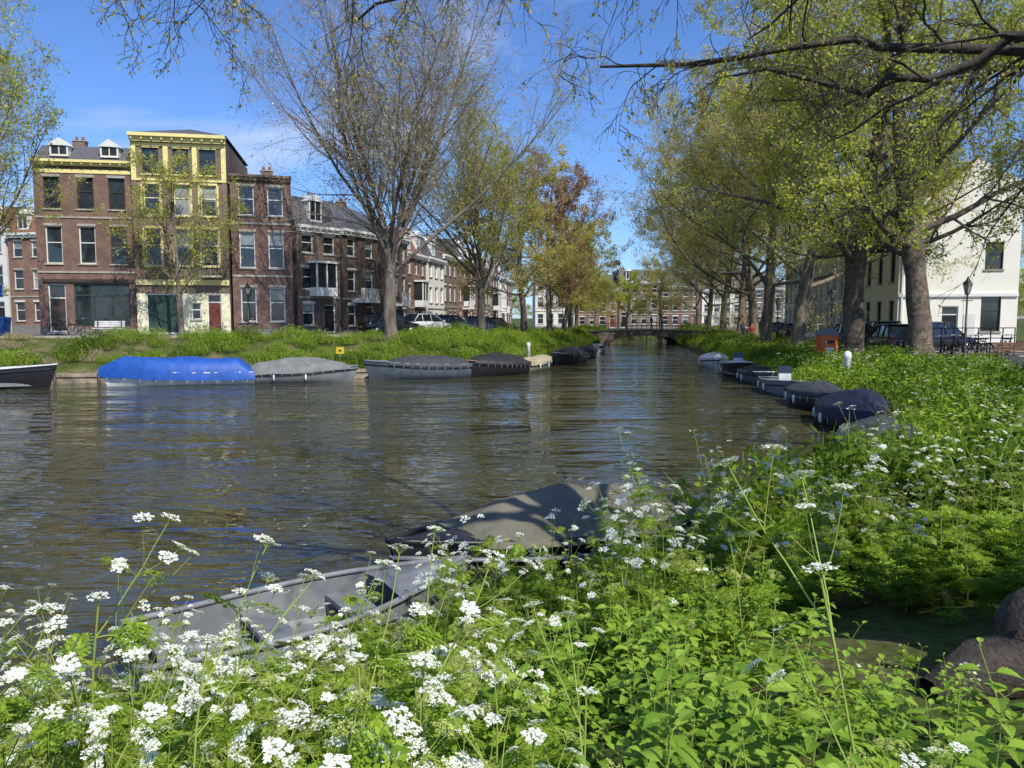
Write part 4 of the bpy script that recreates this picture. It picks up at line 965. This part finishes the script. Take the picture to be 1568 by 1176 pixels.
mb.finish('parking_sign',(-29.3,44.1,g(-29.3,44.1)))
mb=MB(); mb.tube('pole','chrome',[(0,0,0),(0,0,1.1)],.03,8); mb.box('plate','signyellow',(-.22,-.05,.75),(.22,-.02,1.12)); mb.box('plate_symbol','darkwood',(-.08,-.06,.88),(.08,-.051,.98))
mb.finish('yellow_sign',(-9.35,42.0,g(-9.35,42.0)),rad(-8))
mb=MB(); mb.loft('body','binblue',[rect(.28,.3,.1),rect(.36,.38,1.05)]); mb.loft('lid','binblue',[rect(.38,.4,1.051),rect(.38,.4,1.12),rect(.3,.2,1.2)])
for q in (-.25,.25): mb.tube('wheel','rubber',[(q,.3,.1),(q+.05,.3,.1)],.1,10)
mb.finish('wheelie_bin',(-31.8,48.2,g(-31.8,48.2)))
def person(x,y,head,jac='jacket',z=None,ph=0):
    J=[((0,0,.95),.15),((0,0,1.2),.14),((0,0,1.42),.16),((0,0,1.52),.06),((.02,0,1.64),.095),((.01,0,1.72),.085),
       ((.0,.1,.9),.1),((.12,.1,.5),.07),((.18,.1,.08),.05),((.3,.1,.04),.04),
       ((.0,-.1,.9),.1),((-.02,-.1,.5),.07),((-.25,-.1,.12),.05),((-.16,-.1,.04),.04),
       ((0,.2,1.42),.07),((-.08,.25,1.14),.05),((.06,.26,.9),.04),((.1,.26,.82),.035),((0,-.2,1.42),.07),((.06,-.25,1.14),.05),((.22,-.25,.95),.04),((.27,-.25,.88),.035)]
    E=[(0,1),(1,2),(2,3),(3,4),(4,5),(0,6),(6,7),(7,8),(8,9),(0,10),(10,11),(11,12),(12,13),(2,14),(14,15),(15,16),(16,17),(2,18),(18,19),(19,20),(20,21)]
    me=bpy.data.meshes.new('b'); me.from_pydata([j[0] for j in J],E,[]); o=bpy.data.objects.new('tmp',me); COL.objects.link(o)
    sk=o.modifiers.new('s','SKIN'); 
    for i,j in enumerate(J): me.skin_vertices[0].data[i].radius=(j[1],j[1])
    me.skin_vertices[0].data[0].use_root=True
    o.modifiers.new('u','SUBSURF').levels=1
    dg=bpy.context.evaluated_depsgraph_get(); m2=bpy.data.meshes.new_from_object(o.evaluated_get(dg)); bpy.data.objects.remove(o)
    m2.materials.clear()
    for k in (jac,'jeans','skin','hair','black'): m2.materials.append(M[k])
    for p in m2.polygons:
        c=p.center; p.use_smooth=True
        p.material_index=1 if c.z<.95 else 0
        if c.z<.12: p.material_index=4
        if c.z>1.53: p.material_index=2 if (c.x>.04 and c.z<1.73) else 3
        if abs(c.y)>.2 and c.z<.93: p.material_index=2
    q=bpy.data.objects.new('pedestrian',m2); q.location=(x,y,g(x,y)+.05 if z is None else z); q.rotation_euler=(0,0,head); link(q)
person(19.9,66,rad(-95),'jacket'); person(20.6,66.4,rad(-95),'jacket2'); person(22.4,75,rad(80),'jeans'); person(17.4,96.5,rad(10),'jacket',1.7); person(-4.6,66,rad(60),'jacket2')
# ------------------------------------------------------------------ light, sky, camera
az=rad(148); el_=rad(48)
S=Vector((math.sin(az)*math.cos(el_),math.cos(az)*math.cos(el_),math.sin(el_)))
L=bpy.data.lights.new('sun','SUN'); L.energy=5.0; L.angle=rad(.5); L.color=(1,.95,.86)
lo=bpy.data.objects.new('sun',L); lo.rotation_euler=S.to_track_quat('Z','Y').to_euler(); link(lo)
W=bpy.data.worlds.new('World'); scene.world=W; W.use_nodes=True; nt=W.node_tree; bg=nt.nodes['Background']
sky=nt.nodes.new('ShaderNodeTexSky'); sky.sky_type='NISHITA'; sky.sun_disc=False; sky.sun_elevation=el_; sky.sun_rotation=az
sky.air_density=1.0; sky.dust_density=.3; sky.ozone_density=3.0
tc=nt.nodes.new('ShaderNodeTexCoord'); mp=nt.nodes.new('ShaderNodeMapping'); mp.inputs['Scale'].default_value=(1.8,1.8,5); mp.inputs['Rotation'].default_value=(0,.25,.3); mp.inputs['Location'].default_value=(.75,0,.1)
nz=nt.nodes.new('ShaderNodeTexNoise'); nz.inputs['Scale'].default_value=1.4; nz.inputs['Detail'].default_value=7; nz.inputs['Roughness'].default_value=.55; nz.inputs['Distortion'].default_value=.4
nt.links.new(tc.outputs['Generated'],mp.inputs[0]); nt.links.new(mp.outputs[0],nz.inputs['Vector'])
cf=ramp(nt,nz.outputs['Fac'],[(.54,(0,0,0)),(.80,(.9,.9,.9))])
sk2=mixcol(nt,1.0,sky.outputs[0],(.74,1.0,1.45),'MULTIPLY')
out=mixcol(nt,cf,sk2,(7.6,7.8,8.2))
nt.links.new(out,bg.inputs['Color']); bg.inputs['Strength'].default_value=.118
cam=bpy.data.cameras.new('camera'); cam.sensor_width=36; cam.lens=27.1; cam.clip_start=.05; cam.clip_end=6000
co=bpy.data.objects.new('camera',cam); co.location=(0,0,3.2); co.rotation_euler=(rad(90-4.9),0,0); link(co); scene.camera=co
scene.view_settings.view_transform='Standard'; scene.view_settings.look='None'; scene.view_settings.exposure=0
